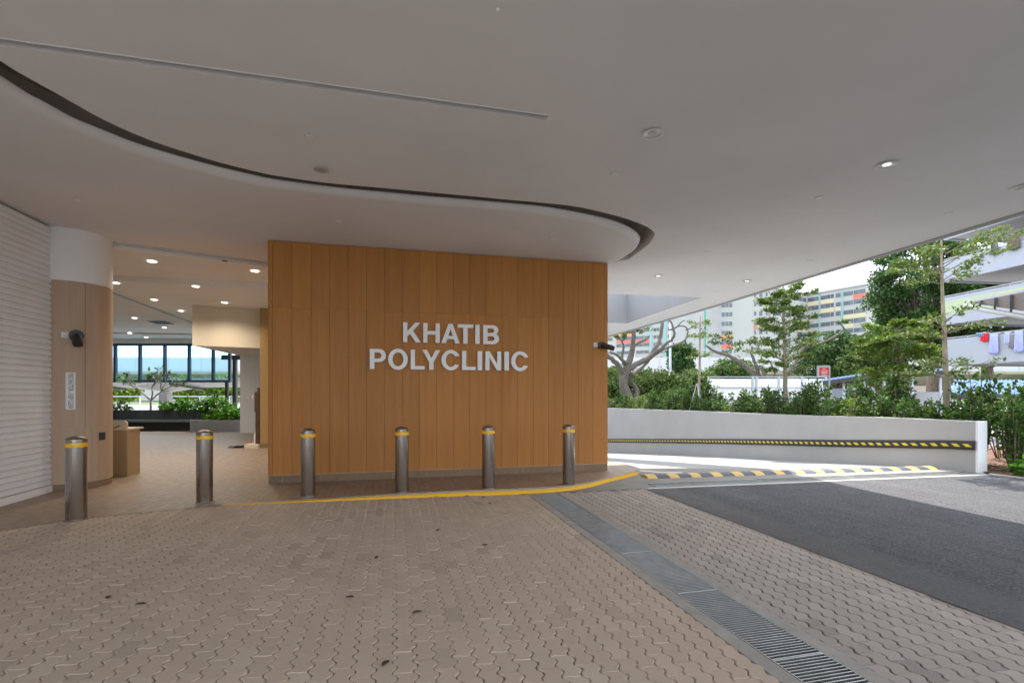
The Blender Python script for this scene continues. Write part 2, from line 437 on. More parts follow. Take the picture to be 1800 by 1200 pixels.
# asphalt
mb = MB(); za = -0.074
asp = [L(4.08,-16), L(4.08,7.37), L(11.25,7.07), (9.6,8.95), (11.5,8.0), (15,6.6), (24,4.5), (60,0), (60,-40), (8,-40)]
mb.poly([(x,y,za) for x,y in asp], 'asphalt')
tag(mb.build('asphalt_road'), kind='structure')
# soil bed right of / behind the wall
mb = MB(); zs = -0.06
wb2 = offset([(p[0],p[1]) for p in wall_base], -0.15)
soil = [(9.6,9.0),(11.5,8.05),(15,6.65),(24,4.55),(26,13),(13,15),(9.8,30)] + [p for p in reversed(wb2)]
ng = 46
mb.poly([(x,y,zs) for x,y in soil], 'soil')
tag(mb.build('soil_bed'), kind='structure')
mb = MB(); mb.poly([(x,y,-0.10) for x,y in [(13,15.2),(26,13.2),(60,8),(60,60),(-30,60),(-30,34),(9.8,31)]], 'pale_ground'); tag(mb.build('car_park'), kind='structure')
# apron
mb = MB(); zp = -0.076
ap = [L(1.9,7.44), L(4.06,7.42), L(11.28,7.115), (9.42,9.9), (9.2,10.4), (1.4,10.4), (0.6,8.6)]
mb.poly([(x,y,zp) for x,y in ap], 'apron_concrete')
tag(mb.build('apron'), kind='structure')
# white line at asphalt edge + kerb line by the soil
mb = MB()
mb.lbox(4.0, 4.3, 7.38, 7.46, -0.1, -0.070, 'line_white')
def strip(mb, pts, w, z0, z1, m):
    o1 = offset(pts, w/2); o2 = offset(pts, -w/2); n = len(pts)
    vs = [(*p, z0) for p in o1]+[(*p, z0) for p in o2]+[(*p, z1) for p in o1]+[(*p, z1) for p in o2]
    fs = []
    for i in range(n-1):
        fs += [(2*n+i, 3*n+i, 3*n+i+1, 2*n+i+1), (i, 2*n+i, 2*n+i+1, i+1), (n+i, n+i+1, 3*n+i+1, 3*n+i)]
    fs += [(0, n, 3*n, 2*n), (n-1, 3*n-1, 4*n-1, 2*n-1)]
    mb.add(vs, fs, m)
mb = MB()
strip(mb, [L(4.12,7.40), L(7.5,7.27), L(11.27,7.10)], 0.055, -0.1, -0.069, 'line_white')
strip(mb, [(9.36,9.62), (9.62,9.0), (11.5,8.07), (15,6.7), (24,4.6)], 0.09, -0.1, -0.055, 'line_white')
strip(mb, [(2.62,10.05),(3.0,9.85),(3.4,9.8)], 0.12, -0.1, -0.070, 'line_white')
tag(mb.build('road_line'), kind='structure')

# terrace floor (also the lobby floor)
kb_px = [(391,888),(478,884.5),(590,880),(700,875.5),(812,871.5),(924,868),(985.6,864),(1034.5,857),(1071,847),(1110,837.4),(1121,834)]
kb = [G(*p) for p in kb_px]
kbs = catmull(kb, 4)
tip_back = [(2.56,9.80),(2.54,10.05),(2.42,10.42),(2.16,10.98),(1.7,12.2),(0.6,16.8),(-2.4,29.0)]
tip = catmull([kb[-1]]+tip_back, 3)
terr = [(-30,-6),(-6.3,3.0),(-5.95,4.6),(-5.6,5.37),(-5.11,5.94)] + kbs + tip[1:] + [(-5,29.5),(-9,21.2),(-30,21.2)]
mb = MB()
mb.poly([(x,y,0.004) for x,y in terr], 'terrace_tile')
edge = kbs+tip[1:]
n = len(edge)
edge2 = offset(edge, 0.03)
mb.add([(*p, 0.004) for p in edge2]+[(*p, -2.1 if p[1]>10.3 else -0.12) for p in edge2], [(i+1, i, n+i, n+i+1) for i in range(n-1)], 'edge_concrete')
tag(mb.build('terrace_floor'), kind='structure')
# kerb
kt = thing('kerb', 'low yellow painted kerb curving along the edge of the tiled terrace', 'kerb', (*kb[0], 0))
mb = MB()
def kerb(pts, w, m, topm, zt=lambda p: 0.009):
    o1 = pts; o2 = offset(pts, w); n = len(pts)
    vs = [(*p, -0.12) for p in o1]+[(*q, zt(p)) for p, q in zip(pts, offset(pts, 0.010))]+[(*q, zt(p)+0.002) for p, q in zip(pts, o2)]+[(*p, zt(p)-0.010) for p in o1]+[(*q, 0.0075) for q in offset(pts, w+0.006)]
    mb.add(vs[:4*n], [(i, i+1, 3*n+i+1, 3*n+i) for i in range(n-1)]+[(3*n+i, 3*n+i+1, n+i+1, n+i) for i in range(n-1)]+[(n+i, n+i+1, 2*n+i+1, 2*n+i) for i in range(n-1)], m)
    mb.add(vs[2*n:3*n]+vs[4*n:], [(i, i+1, n+i+1, n+i) for i in range(n-1)], topm)
    mb.add([(*o1[0],-0.12),(*o1[0],zt(o1[0])-0.01),(*o2[0],zt(o1[0])),(*o2[0],-0.12)], [(0,1,2,3)], m)
kerb(kbs, 0.028, 'yellow_paint', 'cream_laminate', lambda p: 0.32*gz(AB(*p)[0])+0.004)
o = mb.build('painted_kerb', kt); 
mb = MB(); kerb(tip[0:16], 0.05, 'edge_concrete', 'edge_concrete', lambda p: 0.0); o2 = mb.build('bare_kerb', kt)
for q in (o, o2): q.matrix_parent_inverse = kt.matrix_world.inverted() if False else Matrix.Translation(-Vector(kt.location))

# ---------------------------------------------------------------- pavers
def paver_field(a0, a1, b0, b1, w=0.1145, ln=0.2275, phase=0.0, inside=lambda a,b: True):
    prof = [(0,0),(0.028,0.002),(0.056,0.027),(0.084,0.027),(0.1125,0.0)]
    per = ln/2
    prof = [(t*per/0.1125, d-0.0085) for t, d in prof[:-1]]
    side = [(t+k*per, d) for k in range(2) for t, d in prof] + [(ln, -0.0085)]
    ringL = [(-w/2+d, t-ln/2) for t, d in side]; ringR = [(w/2+d, t-ln/2) for t, d in side]
    ring = ringL + [(-0.025-0.0085, ln/2+0.005),(0.02-0.0085, ln/2-0.005)] + ringR[::-1] + [(0.02-0.0085,-ln/2-0.005),(-0.025-0.0085,-ln/2+0.005)]
    ring = np.array(ring); K = len(ring)
    cen = ring.mean(0)
    # true inward offset of the closed ring
    def inset(r, d):
        nx = np.roll(r,-1,0)-np.roll(r,1,0); l = np.linalg.norm(nx,axis=1,keepdims=True); nn = np.stack([nx[:,1],-nx[:,0]],1)/l
        nn = nn*np.array([1.3,0.45]); return r+nn*d if np.linalg.norm(r+nn*d-cen,axis=1).sum() < np.linalg.norm(r-nn*d-cen,axis=1).sum() else r-nn*d
    r0 = inset(ring, 0.0026); r1 = inset(ring, 0.0038); r2 = inset(ring, 0.0080)
    V = []; Fc = []; cnt = 0
    nc = int(math.ceil((a1-a0)/w)); nr = int(math.ceil((b1-b0)/ln))+1
    for c in range(nc):
        ac = a0+w/2+c*w
        for r in range(nr):
            bc = b0+(r+0.5)*ln-(ln/2 if (c % 2) else 0)+phase
            if not inside(ac, bc): continue
            zc = gz(ac); slope = (gz(ac+0.05)-gz(ac-0.05))/0.1
            ta = slope+rng.normal(0, 0.006); tb = rng.normal(0, 0.006); dz = rng.normal(0, 0.0009)
            ja, jb = rng.normal(0, 0.0009, 2)
            for rg, z in ((r0, -0.016), (r1, -0.0045), (r2, 0.0)):
                aa = rg[:,0]; bb = rg[:,1]
                A = ac+aa+ja; B = bc+bb+jb; Z = zc+dz+z+aa*ta+bb*tb
                V.append(np.stack([A*CT-B*ST, A*ST+B*CT, Z], 1))
            for q in range(2):
                for k in range(K):
                    Fc.append((cnt+q*K+k, cnt+(q+1)*K+k, cnt+(q+1)*K+(k+1)%K, cnt+q*K+(k+1)%K))
            Fc.append(tuple(cnt+2*K+k for k in range(K))[::-1])
            cnt += 3*K
    return np.concatenate(V), Fc
pv = [AB(*p) for p in [(-9,3.0),(-6.3,3.0),(-5.6,5.37),(-5.11,5.94)]+kb]
def lim(a):
    for p, q in zip(pv, pv[1:]):
        if p[0] <= a <= q[0] or q[0] <= a <= p[0]:
            return p[1]+(q[1]-p[1])*(a-p[0])/(q[0]-p[0]+1e-9)
    return 8.0
V, Fc = paver_field(2.07-75*0.1145, 2.07+0.02, -3.0, 8.0, inside=lambda a,b: b < lim(a)+0.2 and a < 2.10)
me = bpy.data.meshes.new('paving'); me.from_pydata(V.tolist(), [], Fc); me.materials.append(M['paver_warm']); me.update()
o = bpy.data.objects.new('paving', me); COL.objects.link(o); tag(o, kind='structure')
V, Fc = paver_field(2.65, 4.11, -3.0, 7.35, phase=0.06, inside=lambda a,b: b < 7.42)
me = bpy.data.meshes.new('paving'); me.from_pydata(V.tolist(), [], Fc); me.materials.append(M['paver_grey']); me.update()
o = bpy.data.objects.new('paving', me); COL.objects.link(o); tag(o, kind='structure')
# jointing sand under the pavers
mb = MB(); A0 = [-9+i*0.5 for i in range(23)]
A0 = [a for a in A0 if a < 2.07]+[2.072]
mb.add([(*L(a, b), gz(a)-0.0075) for b in (-3.2, 8.6) for a in A0], [(i, i+1, len(A0)+i+1, len(A0)+i) for i in range(len(A0)-1)], 'sand_joint_light')
mb.add([(*L(a, b), -0.0895) for b in (-3.2, 7.5) for a in (2.65, 4.1)], [(0,1,3,2)], 'sand_joint_dark')
tag(mb.build('jointing_sand'), kind='structure')
mb = MB(); mb.poly([(*L(a,b), -0.012) for a,b in ((-9,-30),(-2.5,-30),(-2.5,-3.1),(-9,-3.1))], 'apron_concrete')
mb.poly([(*L(a,b), -0.10) for a,b in ((-2.5,-30),(4.08,-30),(4.08,-3.1),(-2.5,-3.1))], 'apron_concrete')
tag(mb.build('driveway'), kind='structure')  # unseen ground behind the camera, pale concrete put in to bounce daylight

# ---------------------------------------------------------------- drain
def drain(name, label, T, w, length, seg, curbL, curbR, sp=0.028, curb=True):
    """T(s,t,z): s across 0..w, t along"""
    th = thing(name, label, 'drain', T(w/2, 0, -0.1))
    inv = Matrix.Translation(-Vector(th.location))
    z = -0.076
    mb = MB(); mb.box(0, w, 0, length, z-0.16, z-0.15, 'channel_dark', T); mb.box(-0.004,0.0,0,length,z-0.16,z-0.03,'channel_dark',T); mb.box(w,w+0.004,0,length,z-0.16,z-0.03,'channel_dark',T)
    o = mb.build('channel', th); o.matrix_parent_inverse = inv
    if curb:
        nn = int(length/1.2)
        for x0, x1 in ((-curbL, -0.004), (w+0.004, w+curbR)):
            mb = MB(); t0 = 0
            for i in range(nn):
                t1 = length*(i+1)/nn
                mb.box(x0, x1, t0+0.0015, t1-0.0015, z-0.16, z+rng.normal(0,0.0006), 'edge_concrete', T); t0 = t1
            o = mb.build('concrete_edge', th); o.matrix_parent_inverse = inv
    t0 = 0
    while t0 < length-0.05:
        t1 = min(t0+seg, length); mb = MB()
        mb.box(0.003, 0.009, t0+0.002, t1-0.002, z-0.03, z+0.001, 'galvanised', T); mb.box(w-0.009, w-0.003, t0+0.002, t1-0.002, z-0.03, z+0.001, 'galvanised', T)
        mb.box(0.009, w-0.009, t0+0.002, t0+0.012, z-0.03, z+0.0015, 'galvanised', T); mb.box(0.009, w-0.009, t1-0.012, t1-0.002, z-0.03, z+0.0015, 'galvanised', T)
        y = t0+0.03
        while y < t1-0.02:
            mb.box(0.009, w-0.009, y, y+0.0075, z-0.028, z-0.001, 'galvanised', T); y += sp
        for xm in (w*0.33, w*0.66): mb.box(xm-0.002, xm+0.002, t0+0.012, t1-0.012, z-0.029, z-0.012, 'galvanised', T)
        o = mb.build('grating', th); o.matrix_parent_inverse = inv
        t0 = t1
    return th
drain('drain', 'long steel grated drain with concrete edges crossing the block paving', lambda s,t,z: (*L(2.18+s, 7.46-t), z), 0.375, 10.4, 1.0, 0.11, 0.105)
p0 = Vector((*L(4.35,7.52),0)); p1 = Vector((*L(11.2,7.24),0)); dd = (p1-p0).normalized(); nn_ = Vector((-dd.y, dd.x, 0))
drain('drain', 'grated drain strip between the asphalt edge and the speed hump', lambda s,t,z: tuple(p0+dd*t+nn_*s+Vector((0,0,max(z, -0.0885)+0.0135))), 0.30, (p1-p0).length, 1.0, 0, 0, 0.032, False)  # channel flattens to a dark sheet standing in for its shaded depth

# ---------------------------------------------------------------- speed hump
h0 = Vector((2.53,9.12,0)); h1 = Vector((8.92,10.23,0)); dh = (h1-h0).normalized(); nh = Vector((-dh.y, dh.x, 0)); hl = (h1-h0).length
th = thing('speed_hump', 'long black and yellow striped rubber speed hump across the ramp entrance', 'speed hump', (*h0.xy, -0.08))
inv = Matrix.Translation(-Vector(th.location))
prof = [(0.0,0.0),(0.035,0.022),(0.09,0.042),(0.15,0.052),(0.21,0.052),(0.27,0.042),(0.325,0.022),(0.36,0.0)]
s = 0; k = 0
while s < hl-0.02:
    ln_ = 0.2 if k % 2 == 0 else 0.247
    e = min(s+ln_, hl)
    mb = MB(); m = 'hump_yellow' if k % 2 == 0 else 'hump_black'
    vs = [tuple(h0+dh*x+nh*y+Vector((0,0,-0.077+z))) for x in (s+0.003, e-0.003) for y, z in prof]; n = len(prof)
    mb.add(vs, [(i, n+i, n+i+1, i+1) for i in range(n-1)]+[tuple(range(n)), tuple(range(n, 2*n))[::-1]], m)
    o = mb.build('hump_block', th, smooth='auto'); o.matrix_parent_inverse = inv
    if k % 2: o['label'] = 'black rubber block'
    else: o['label'] = 'yellow rubber block'
    s = e; k += 1

# ================================================================ BUILDING
bld = thing('clinic_building', 'modern clinic with timber clad wall under a wide white soffit with curved groove', 'building')
outer_px = [(0,107),(55.6,140.6),(111,171),(167,203),(222,229.4),(278,251.7),(333,269.7),(389,286.4),(444,300.3),(480,308),(560,320),(660,329.4),(760,338.6),(840,346),(884,350.4),(930,354.3),(969,358),(1011,363),(1053,371.7),(1095.5,383),(1127,394),(1146,404.4),(1150.4,413),(1142,427.7),(1127,440),(1104,456.5)]
flat_px = [(0,165.6),(55,195),(111,223.9),(167,246),(222,267),(278,284),(333,299),(389,313),(444,325),(480,332),(580,345),(680,354.5),(760,361.5),(840,368),(900,373),(948,377.5),(990,384),(1032,392),(1066,400),(1092,410),(1106,419),(1111,428),(1106,440),(1092,451),(1073,462)]
oc = [CP(*p) for p in outer_px]; ic = [CP(*p) for p in flat_px]
pre_o = [(-3.68,-2.2),(-3.72,0.4),(-3.80,2.0),(-3.92,3.1)]
oc = catmull(pre_o + oc, 3)
# flat contour as smooth offset blended towards measured points
pre_i = [(-4.08,-2.2),(-4.12,0.4),(-4.20,2.0),(-4.30,2.9)]
ic = catmull(pre_i + ic, 3)
slot = [L(-6.6,4.375-0.045), L(1.405,4.375-0.045), L(1.405,4.375+0.045), L(-6.6,4.375+0.045)]
slot = [L(-3.6,4.33), L(1.405,4.33), L(1.405,4.42), L(-3.6,4.42)]
tri = [(5.06,13.1),(4.2,17.9),(1.3,17.2),(1.6,12.45)]
canopy_edge = catmull([(9.25,-3.4),(8.0,3.0),(7.2,6.91),(6.9,8.5),(6.68,9.6),(6.08,13.05),(5.70,15.2),(4.25,21.85),(2.6,28)], 3)  # unseen rear end placed to set how much daylight enters below
out = canopy_edge + [L(4.0,28), L(4.0,9.3), L(-1.9,9.3), (-4.2,10.1), (-7.17,8.16), L(-5.9,10.3), L(-6.2,9.0), L(-5.5,-2.0)]
groove = oc + list(reversed(ic))
mb = MB()
mb.poly([(x,y,HC) for x,y in out], 'soffit_paint', flip=True, holes=[[(x,y,HC) for x,y in groove], [(x,y,HC) for x,y in slot], [(x,y,HC) for x,y in tri]])
soff = mb.build('soffit', bld)
# outer sides, lip, and unseen roof slab added to keep the sun out
mb = MB(); ce = canopy_edge; n = len(ce)
lip_in = offset(ce, 0.0); lip_out = offset(ce, -0.09)
mb.add([(*p, HC) for p in lip_in]+[(*p, HC-0.035) for p in lip_in]+[(*p, HC-0.035) for p in lip_out]+[(*p, HC+0.5) for p in lip_out],
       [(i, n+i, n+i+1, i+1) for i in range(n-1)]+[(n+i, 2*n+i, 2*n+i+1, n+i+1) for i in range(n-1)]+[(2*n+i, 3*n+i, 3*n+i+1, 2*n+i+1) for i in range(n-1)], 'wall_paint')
mb.build('edge_trim', bld)
mb = MB()
mb.poly([(x,y,HC+0.5) for x,y in lip_out+[(2.6,28.6),(-5,29),(-8.4,21.3),(-30,21.3),(-30,-3.45)]], 'soffit_paint', holes=[[(x,y,HC+0.5) for x,y in tri]])  # back edge cut in so sun reaches the planter
mb.add([(9.34,-3.45,HC-0.03),(-30,-3.45,HC-0.03),(-30,-3.45,HC+0.5),(9.34,-3.45,HC+0.5)], [(0,1,2,3)], 'wall_paint')
mb.build('roof', bld)
mb = MB()
for i in range(4):
    p, q = tri[i], tri[(i+1)%4]
    mb.add([(*p, HC),(*q, HC),(*q, 5.5),(*p, 5.5)], [(0,1,2,3)], 'recess_shade_gray')
mb.build('roof_opening', bld)
# groove
mb = MB(); n = len(oc)
zt = HC+0.32
mb.add([(*p, HC) for p in oc]+[(*p, zt) for p in oc], [(i, i+1, n+i+1, n+i) for i in range(n-1)], 'soffit_paint')
ni = len(ic); rb = 0.135; rh = 0.07; arcs = []
for k in range(7):
    an = math.pi/2*k/6
    off = offset(ic, -rb*math.sin(an)) if False else offset(ic, rb*math.sin(an))
    arcs.append([(*p, HC+rb*(1-math.cos(an))) for p in off])
# choose offset sign so it heads towards the outer curve
mid = len(ic)//3
def dist_to_oc(p): return min(math.hypot(p[0]-q[0], p[1]-q[1]) for q in oc)
sgn = 1 if dist_to_oc(offset(ic, 0.1)[mid]) < dist_to_oc(offset(ic, -0.1)[mid]) else -1
arcs = []
for k in range(9):
    an = math.pi/2*k/8
    arcs.append([(*p, HC+rh*(1-math.cos(an))) for p in offset(ic, sgn*rb*math.sin(an))])
arcs.append([(*p, HC+rh+0.012) for p in offset(ic, sgn*(rb-0.012))])
arcs.append([(*p, HC+rh+0.014) for p in offset(ic, -sgn*0.10)])
arcs.append([(p[0], p[1], zt) for p in arcs[-1]])
vs = [p for a in arcs for p in a]
mb.add(vs, [(k*ni+i, k*ni+i+1, (k+1)*ni+i+1, (k+1)*ni+i) for k in range(len(arcs)-3) for i in range(ni-1)], 'soffit_paint')
mb.add(vs, [(k*ni+i, k*ni+i+1, (k+1)*ni+i+1, (k+1)*ni+i) for k in range(len(arcs)-3, len(arcs)-1) for i in range(ni-1)], 'groove_shade_backing')
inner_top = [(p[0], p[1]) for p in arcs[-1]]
mb.poly([(x,y,zt) for x,y in oc+list(reversed(offset(ic, -sgn*0.12)))], 'groove_shade_backing', flip=True)  # groove roof carries its recess shade in the colour
a, b = oc[-1], ic[-1]
mb.add([(*a, HC),(*b, HC),(*b, zt),(*a, zt)], [(0,1,2,3)], 'soffit_paint')
a, b = oc[0], ic[0]
mb.add([(*a, HC),(*b, HC),(*b, zt),(*a, zt)], [(0,1,2,3)], 'soffit_paint')
o = mb.build('curved_groove', soff, smooth='auto')
# linear slot
mb = MB(); n = 4
for i in range(4):
    p, q = slot[i], slot[(i+1)%4]
    mb.add([(*p, HC),(*q, HC),(*q, HC+0.09),(*p, HC+0.09)], [(0,1,2,3)], 'soffit_paint')
mb.poly([(*p, HC+0.09) for p in slot], 'groove_shade_backing', flip=True)  # shade of the slot painted into its roof
strip(mb, [L(-3.6,4.326), L(1.41,4.326)], 0.008, HC-0.004, HC+0.01, 'white_paint')
mb.build('linear_slot', soff)

# timber wall
mb = MB(); a = -2.008; W = 4.10
edges = [a, a+0.055]
bw = (W-(a+0.055))/20
edges += [a+0.055+bw*(i+1) for i in range(20)]
B0 = 8.93
mb.lbox(-2.0, W-0.006, B0+0.02, 9.35, 0.12, HC-0.005, 'groove_shade_backing')
for i in range(len(edges)-1):
    x0, x1 = edges[i]+0.0025, edges[i+1]-0.0025
    if i == len(edges)-2: x1 = W
    zs_ = 2.95
    dz = 0
    for z0, z1 in ((0.135, zs_-0.001), (zs_+0.001, HC-0.012)):
        d = rng.normal(0, 0.0012)
        mb.lbox(x0, x1, B0+d, B0+0.02+0.012, z0, z1, 'wood_cladding')
mb.lbox(W-0.004, W+0.008, B0+0.001, 9.36, 0.135, HC-0.012, 'wood_cladding')
mb.lbox(-2.02, -2.009, B0+0.001, 11.4, 0.135, HC-0.012, 'wood_cladding')
tw = mb.build('timber_wall', bld)
mb = MB(); mb.lbox(-2.012, W+0.002, B0-0.004, 9.35, 0.0, 0.132, 'skirting_tile')
mb.lbox(-2.014, W+0.004, B0-0.006, B0+0.01, 0.1325, 0.1365, 'cream_laminate')
mb.build('skirting', tw)
# core behind
mb = MB(); mb.lbox(-1.95, 3.98, 9.36, 28, -2.0, 4.4, 'white_paint'); mb.build('core_wall', bld)

# letters ---------------------------------------------------------
def arc(cx, cy, rx, ry, a0, a1, n=14):
    return [(cx+rx*math.cos(R(a0+(a1-a0)*i/n)), cy+ry*math.sin(R(a0+(a1-a0)*i/n))) for i in range(n+1)]
LET = {
 'K': (0.90, [(0,0),(.215,0),(.215,.29),(.345,.425),(.635,0),(.90,0),(.50,.585),(.875,1),(.61,1),(.215,.56),(.215,1),(0,1)], []),
 'H': (0.83, [(0,0),(.215,0),(.215,.42),(.615,.42),(.615,0),(.83,0),(.83,1),(.615,1),(.615,.60),(.215,.60),(.215,1),(0,1)], []),
 'A': (0.94, [(0,0),(.225,0),(.30,.215),(.64,.215),(.71,0),(.94,0),(.58,1),(.36,1)], [[(.355,.38),(.585,.38),(.47,.73)]]),
 'T': (0.80, [(.292,0),(.508,0),(.508,.82),(.8,.82),(.8,1),(0,1),(0,.82),(.292,.82)], []),
 'I': (0.215, [(0,0),(.215,0),(.215,1),(0,1)], []),
 'B': (0.79, [(0,0)]+arc(.49,.285,.30,.285,-90,52,10)+arc(.47,.74,.285,.26,-42,90,10)+[(0,1)],
       [[(.215,.17)]+arc(.44,.295,.13,.125,-90,90,8)+[(.215,.42)], [(.215,.59)]+arc(.42,.71,.125,.115,-90,90,8)+[(.215,.825)]]),
 'P': (0.74, [(0,0),(.215,0),(.215,.35)]+arc(.41,.675,.33,.325,-90,90)+[(0,1)], [[(.215,.52)]+arc(.385,.672,.145,.152,-90,90,10)+[(.215,.824)]]),
 'O': (0.99, arc(.495,.5,.495,.53,0,345,23), [arc(.495,.5,.27,.35,0,345,23)]),
 'L': (0.70, [(0,0),(.70,0),(.70,.18),(.215,.18),(.215,1),(0,1)], []),
 'Y': (0.90, [(.343,0),(.557,0),(.557,.375),(.90,1),(.66,1),(.45,.585),(.24,1),(0,1),(.343,.375)], []),
 'C': (0.92, arc(.485,.5,.485,.53,24,332,26)+arc(.485,.5,.265,.35,322,34,22), []),
 'N': (0.81, [(0,0),(.205,0),(.205,.67),(.60,0),(.81,0),(.81,1),(.605,1),(.605,.335),(.215,1),(0,1)], []),
}
def afromu(u):
    k = (u-CX)/F; Y = (B0-0.06)/(CT-ST*k); return AB(k*Y, Y)[0]
sign = thing('wall_sign', 'raised white capital letters reading KHATIB POLYCLINIC on the timber wall', 'sign', (*L(1.05, B0), 1.93))
inv = Matrix.Translation(-Vector(sign.location))
def letter(ch, u0, u1, z0, h=0.35):
    a0, a1 = afromu(u0), afromu(u1); w, outl, holes = LET[ch]; sx = (a1-a0)/w
    f = lambda p, b: (*L(a0+p[0]*sx, b), z0+p[1]*h)
    mb = MB(); fb, bb = B0-0.062, B0-0.012
    rings = [[Vector((p[0], p[1], 0)) for p in r] for r in [outl]+holes]
    tris = tessellate_polygon(rings); flat = [p for r in rings for p in r]
    tr2 = []
    for t_ in tris:
        A, B, C_ = (flat[i] for i in t_)
        tr2.append(tuple(t_) if (B-A).cross(C_-A).z > 0 else tuple(t_)[::-1])
    mb.add([f(p, fb) for p in flat], tr2, 'letter_white')
    mb.add([f(p, bb) for p in flat], [t_[::-1] for t_ in tr2], 'letter_white')
    for r in [outl]+holes:
        n = len(r); mb.add([f(p, fb) for p in r]+[f(p, bb) for p in r], [(i, (i+1)%n, n+(i+1)%n, n+i) for i in range(n)], 'letter_white')
    # stand-off studs
    for px, py in ((outl[0][0]+0.1, 0.3), (outl[0][0]+0.1, 0.7)) if ch in 'KHIBPLN' else ():
        mb.box(a0+px*sx-0.008, a0+px*sx+0.008, bb-0.001, B0+0.002, z0+py*h-0.008, z0+py*h+0.008, 'rail_metal', lambda a,b,z: (*L(a,b), z))
    o = mb.build('letter', sign); o.matrix_parent_inverse = inv; return o
cu = lambda x: 600+x/5.0
for ch, x0, x1 in (('K',543,699),('H',720,866),('A',880,1040),('T',1022,1160),('I',1178,1216),('B',1247,1386)): letter(ch, cu(x0), cu(x1), 2.413)
for ch, x0, x1 in (('P',250,393),('O',411,584),('L',610,733),('Y',712,870),('C',880,1037),('L',1061,1182),('I',1198,1237),('N',1267,1405),('I',1434,1473),('C',1494,1642)): letter(ch, cu(x0), cu(x1), 1.933)

# ---------------------------------------------------------------- bollards
def make_bollard():
    b = thing('bollard', '', 'bollard', (0,0,0), 'steel bollards along the terrace edge')
    mb = MB(); r = 0.102
    mb.lathe((0,0,0), [(r,0.004),(r,0.86)], 'brushed_steel', 48, (False, False)); mb.build('post', b, smooth='auto')
    mb = MB(); mb.lathe((0,0,0), [(r+0.0025,0.862),(r+0.003,0.866),(r+0.003,0.908),(r+0.0025,0.912)], 'reflective_band', 48, (True, True)); mb.build('reflective_band', b, smooth='auto')
    mb = MB(); mb.lathe((0,0,0), [(r,0.914),(r,0.955)], 'brushed_steel', 48, (False, False))
    mb.lathe((0,0,0), [(r,0.955),(r-0.003,0.962),(r-0.02,0.975),(r-0.05,0.988),(0.02,0.994),(0.001,0.995)], 'steel_top', 48, (False, True)); mb.build('cap', b, smooth='auto')
    mb = MB(); mb.lathe((0,0,0), [(r+0.022,0.0),(r+0.022,0.006),(r+0.001,0.008)], 'steel_top', 48, (False, False)); mb.build('base_ring', b, smooth='auto')
    return b
bol = make_bollard()
blab = ['steel bollard in front of the pale timber column, nearest the roller shutter', 'steel bollard standing in front of the open lobby entrance',
        'steel bollard in front of the left end of the timber wall, left of the lettering', 'steel bollard below the letters P O L, left of the wall centre',
        'steel bollard below the last letters of POLYCLINIC, right of the wall centre', 'steel bollard nearest the right hand end of the timber wall']
for i, (a, b) in enumerate([(-3.68,6.95),(-2.56,7.71),(-1.21,7.735),(0.14,7.75),(1.49,7.715),(2.84,7.69)]):
    o = bol if i == 0 else copy_tree(bol)
    o.location = (*L(a, b), 0.004); o['label'] = blab[i]

# ---------------------------------------------------------------- column, shutter
cc = (-7.16, 8.0)
colm = bpy.data.objects.new('column', None); COL.objects.link(colm); colm.parent = bld; colm.location = (*cc, 0)
ang = lambda u_, r=0.51: None
def colang(u):                     # angle on the column seen at pixel u
    k = (u-CX)/F; best = None
    for i in range(0, 3600):
        an = -math.pi+2*math.pi*i/3600; x = cc[0]+0.51*math.cos(an); y = cc[1]+0.51*math.sin(an)
        if math.cos(an)*(-x)+math.sin(an)*(-y) > 0 and (best is None or abs(x/y-k) < best[0]): best = (abs(x/y-k), an)
    return best[1]
a_j = colang(149.5)
mb = MB(); mb.lathe((0,0,0), [(0.50,0.0),(0.50,HC)], 'groove_shade_backing', 64, (False,False)); mb.build('core', colm, smooth=True)
def cpanel(a0, a1, z0, z1, m, name, r=0.51):
    mb = MB(); nseg = max(4, int(abs(a1-a0)/0.08)); vs = []
    for k in range(nseg+1):
        an = a0+(a1-a0)*k/nseg
        for rr_, z in ((r-0.015,z0),(r,z0),(r,z1),(r-0.015,z1)): vs.append((rr_*math.cos(an), rr_*math.sin(an), z))
    fs = [(k*4+j, (k+1)*4+j, (k+1)*4+(j+1)%4, k*4+(j+1)%4) for k in range(nseg) for j in range(4)]+[(0,1,2,3),(nseg*4+3,nseg*4+2,nseg*4+1,nseg*4)]
    mb.add(vs, fs, m); return mb.build(name, colm, smooth='auto')
g = 0.006
for a0, a1 in ((a_j-1.6, a_j-g), (a_j+g, a_j+1.35)):
    cpanel(a0, a1, 0.972, 3.245, 'wood_pale', 'wood_panel')
cpanel(a_j-1.6, a_j+1.35, 0.11, 0.962, 'wood_pale', 'wood_panel')
cpanel(a_j-1.6, a_j+1.6, 3.25, HC-0.002, 'white_paint', 'upper_panel', 0.512)
cpanel(a_j-1.6, a_j+1.5, 0.0, 0.108, 'skirting_tile', 'skirting', 0.502)
# guide rails on both sides
mb = MB(); x, y = G(98, 861.5, 0)
mb.lbox(-5.135, -5.05, 9.0, 9.07, 0, HC, 'rail_metal'); mb.lbox(-5.05, -5.035, 9.055, 9.07, 0, HC, 'dark_metal')
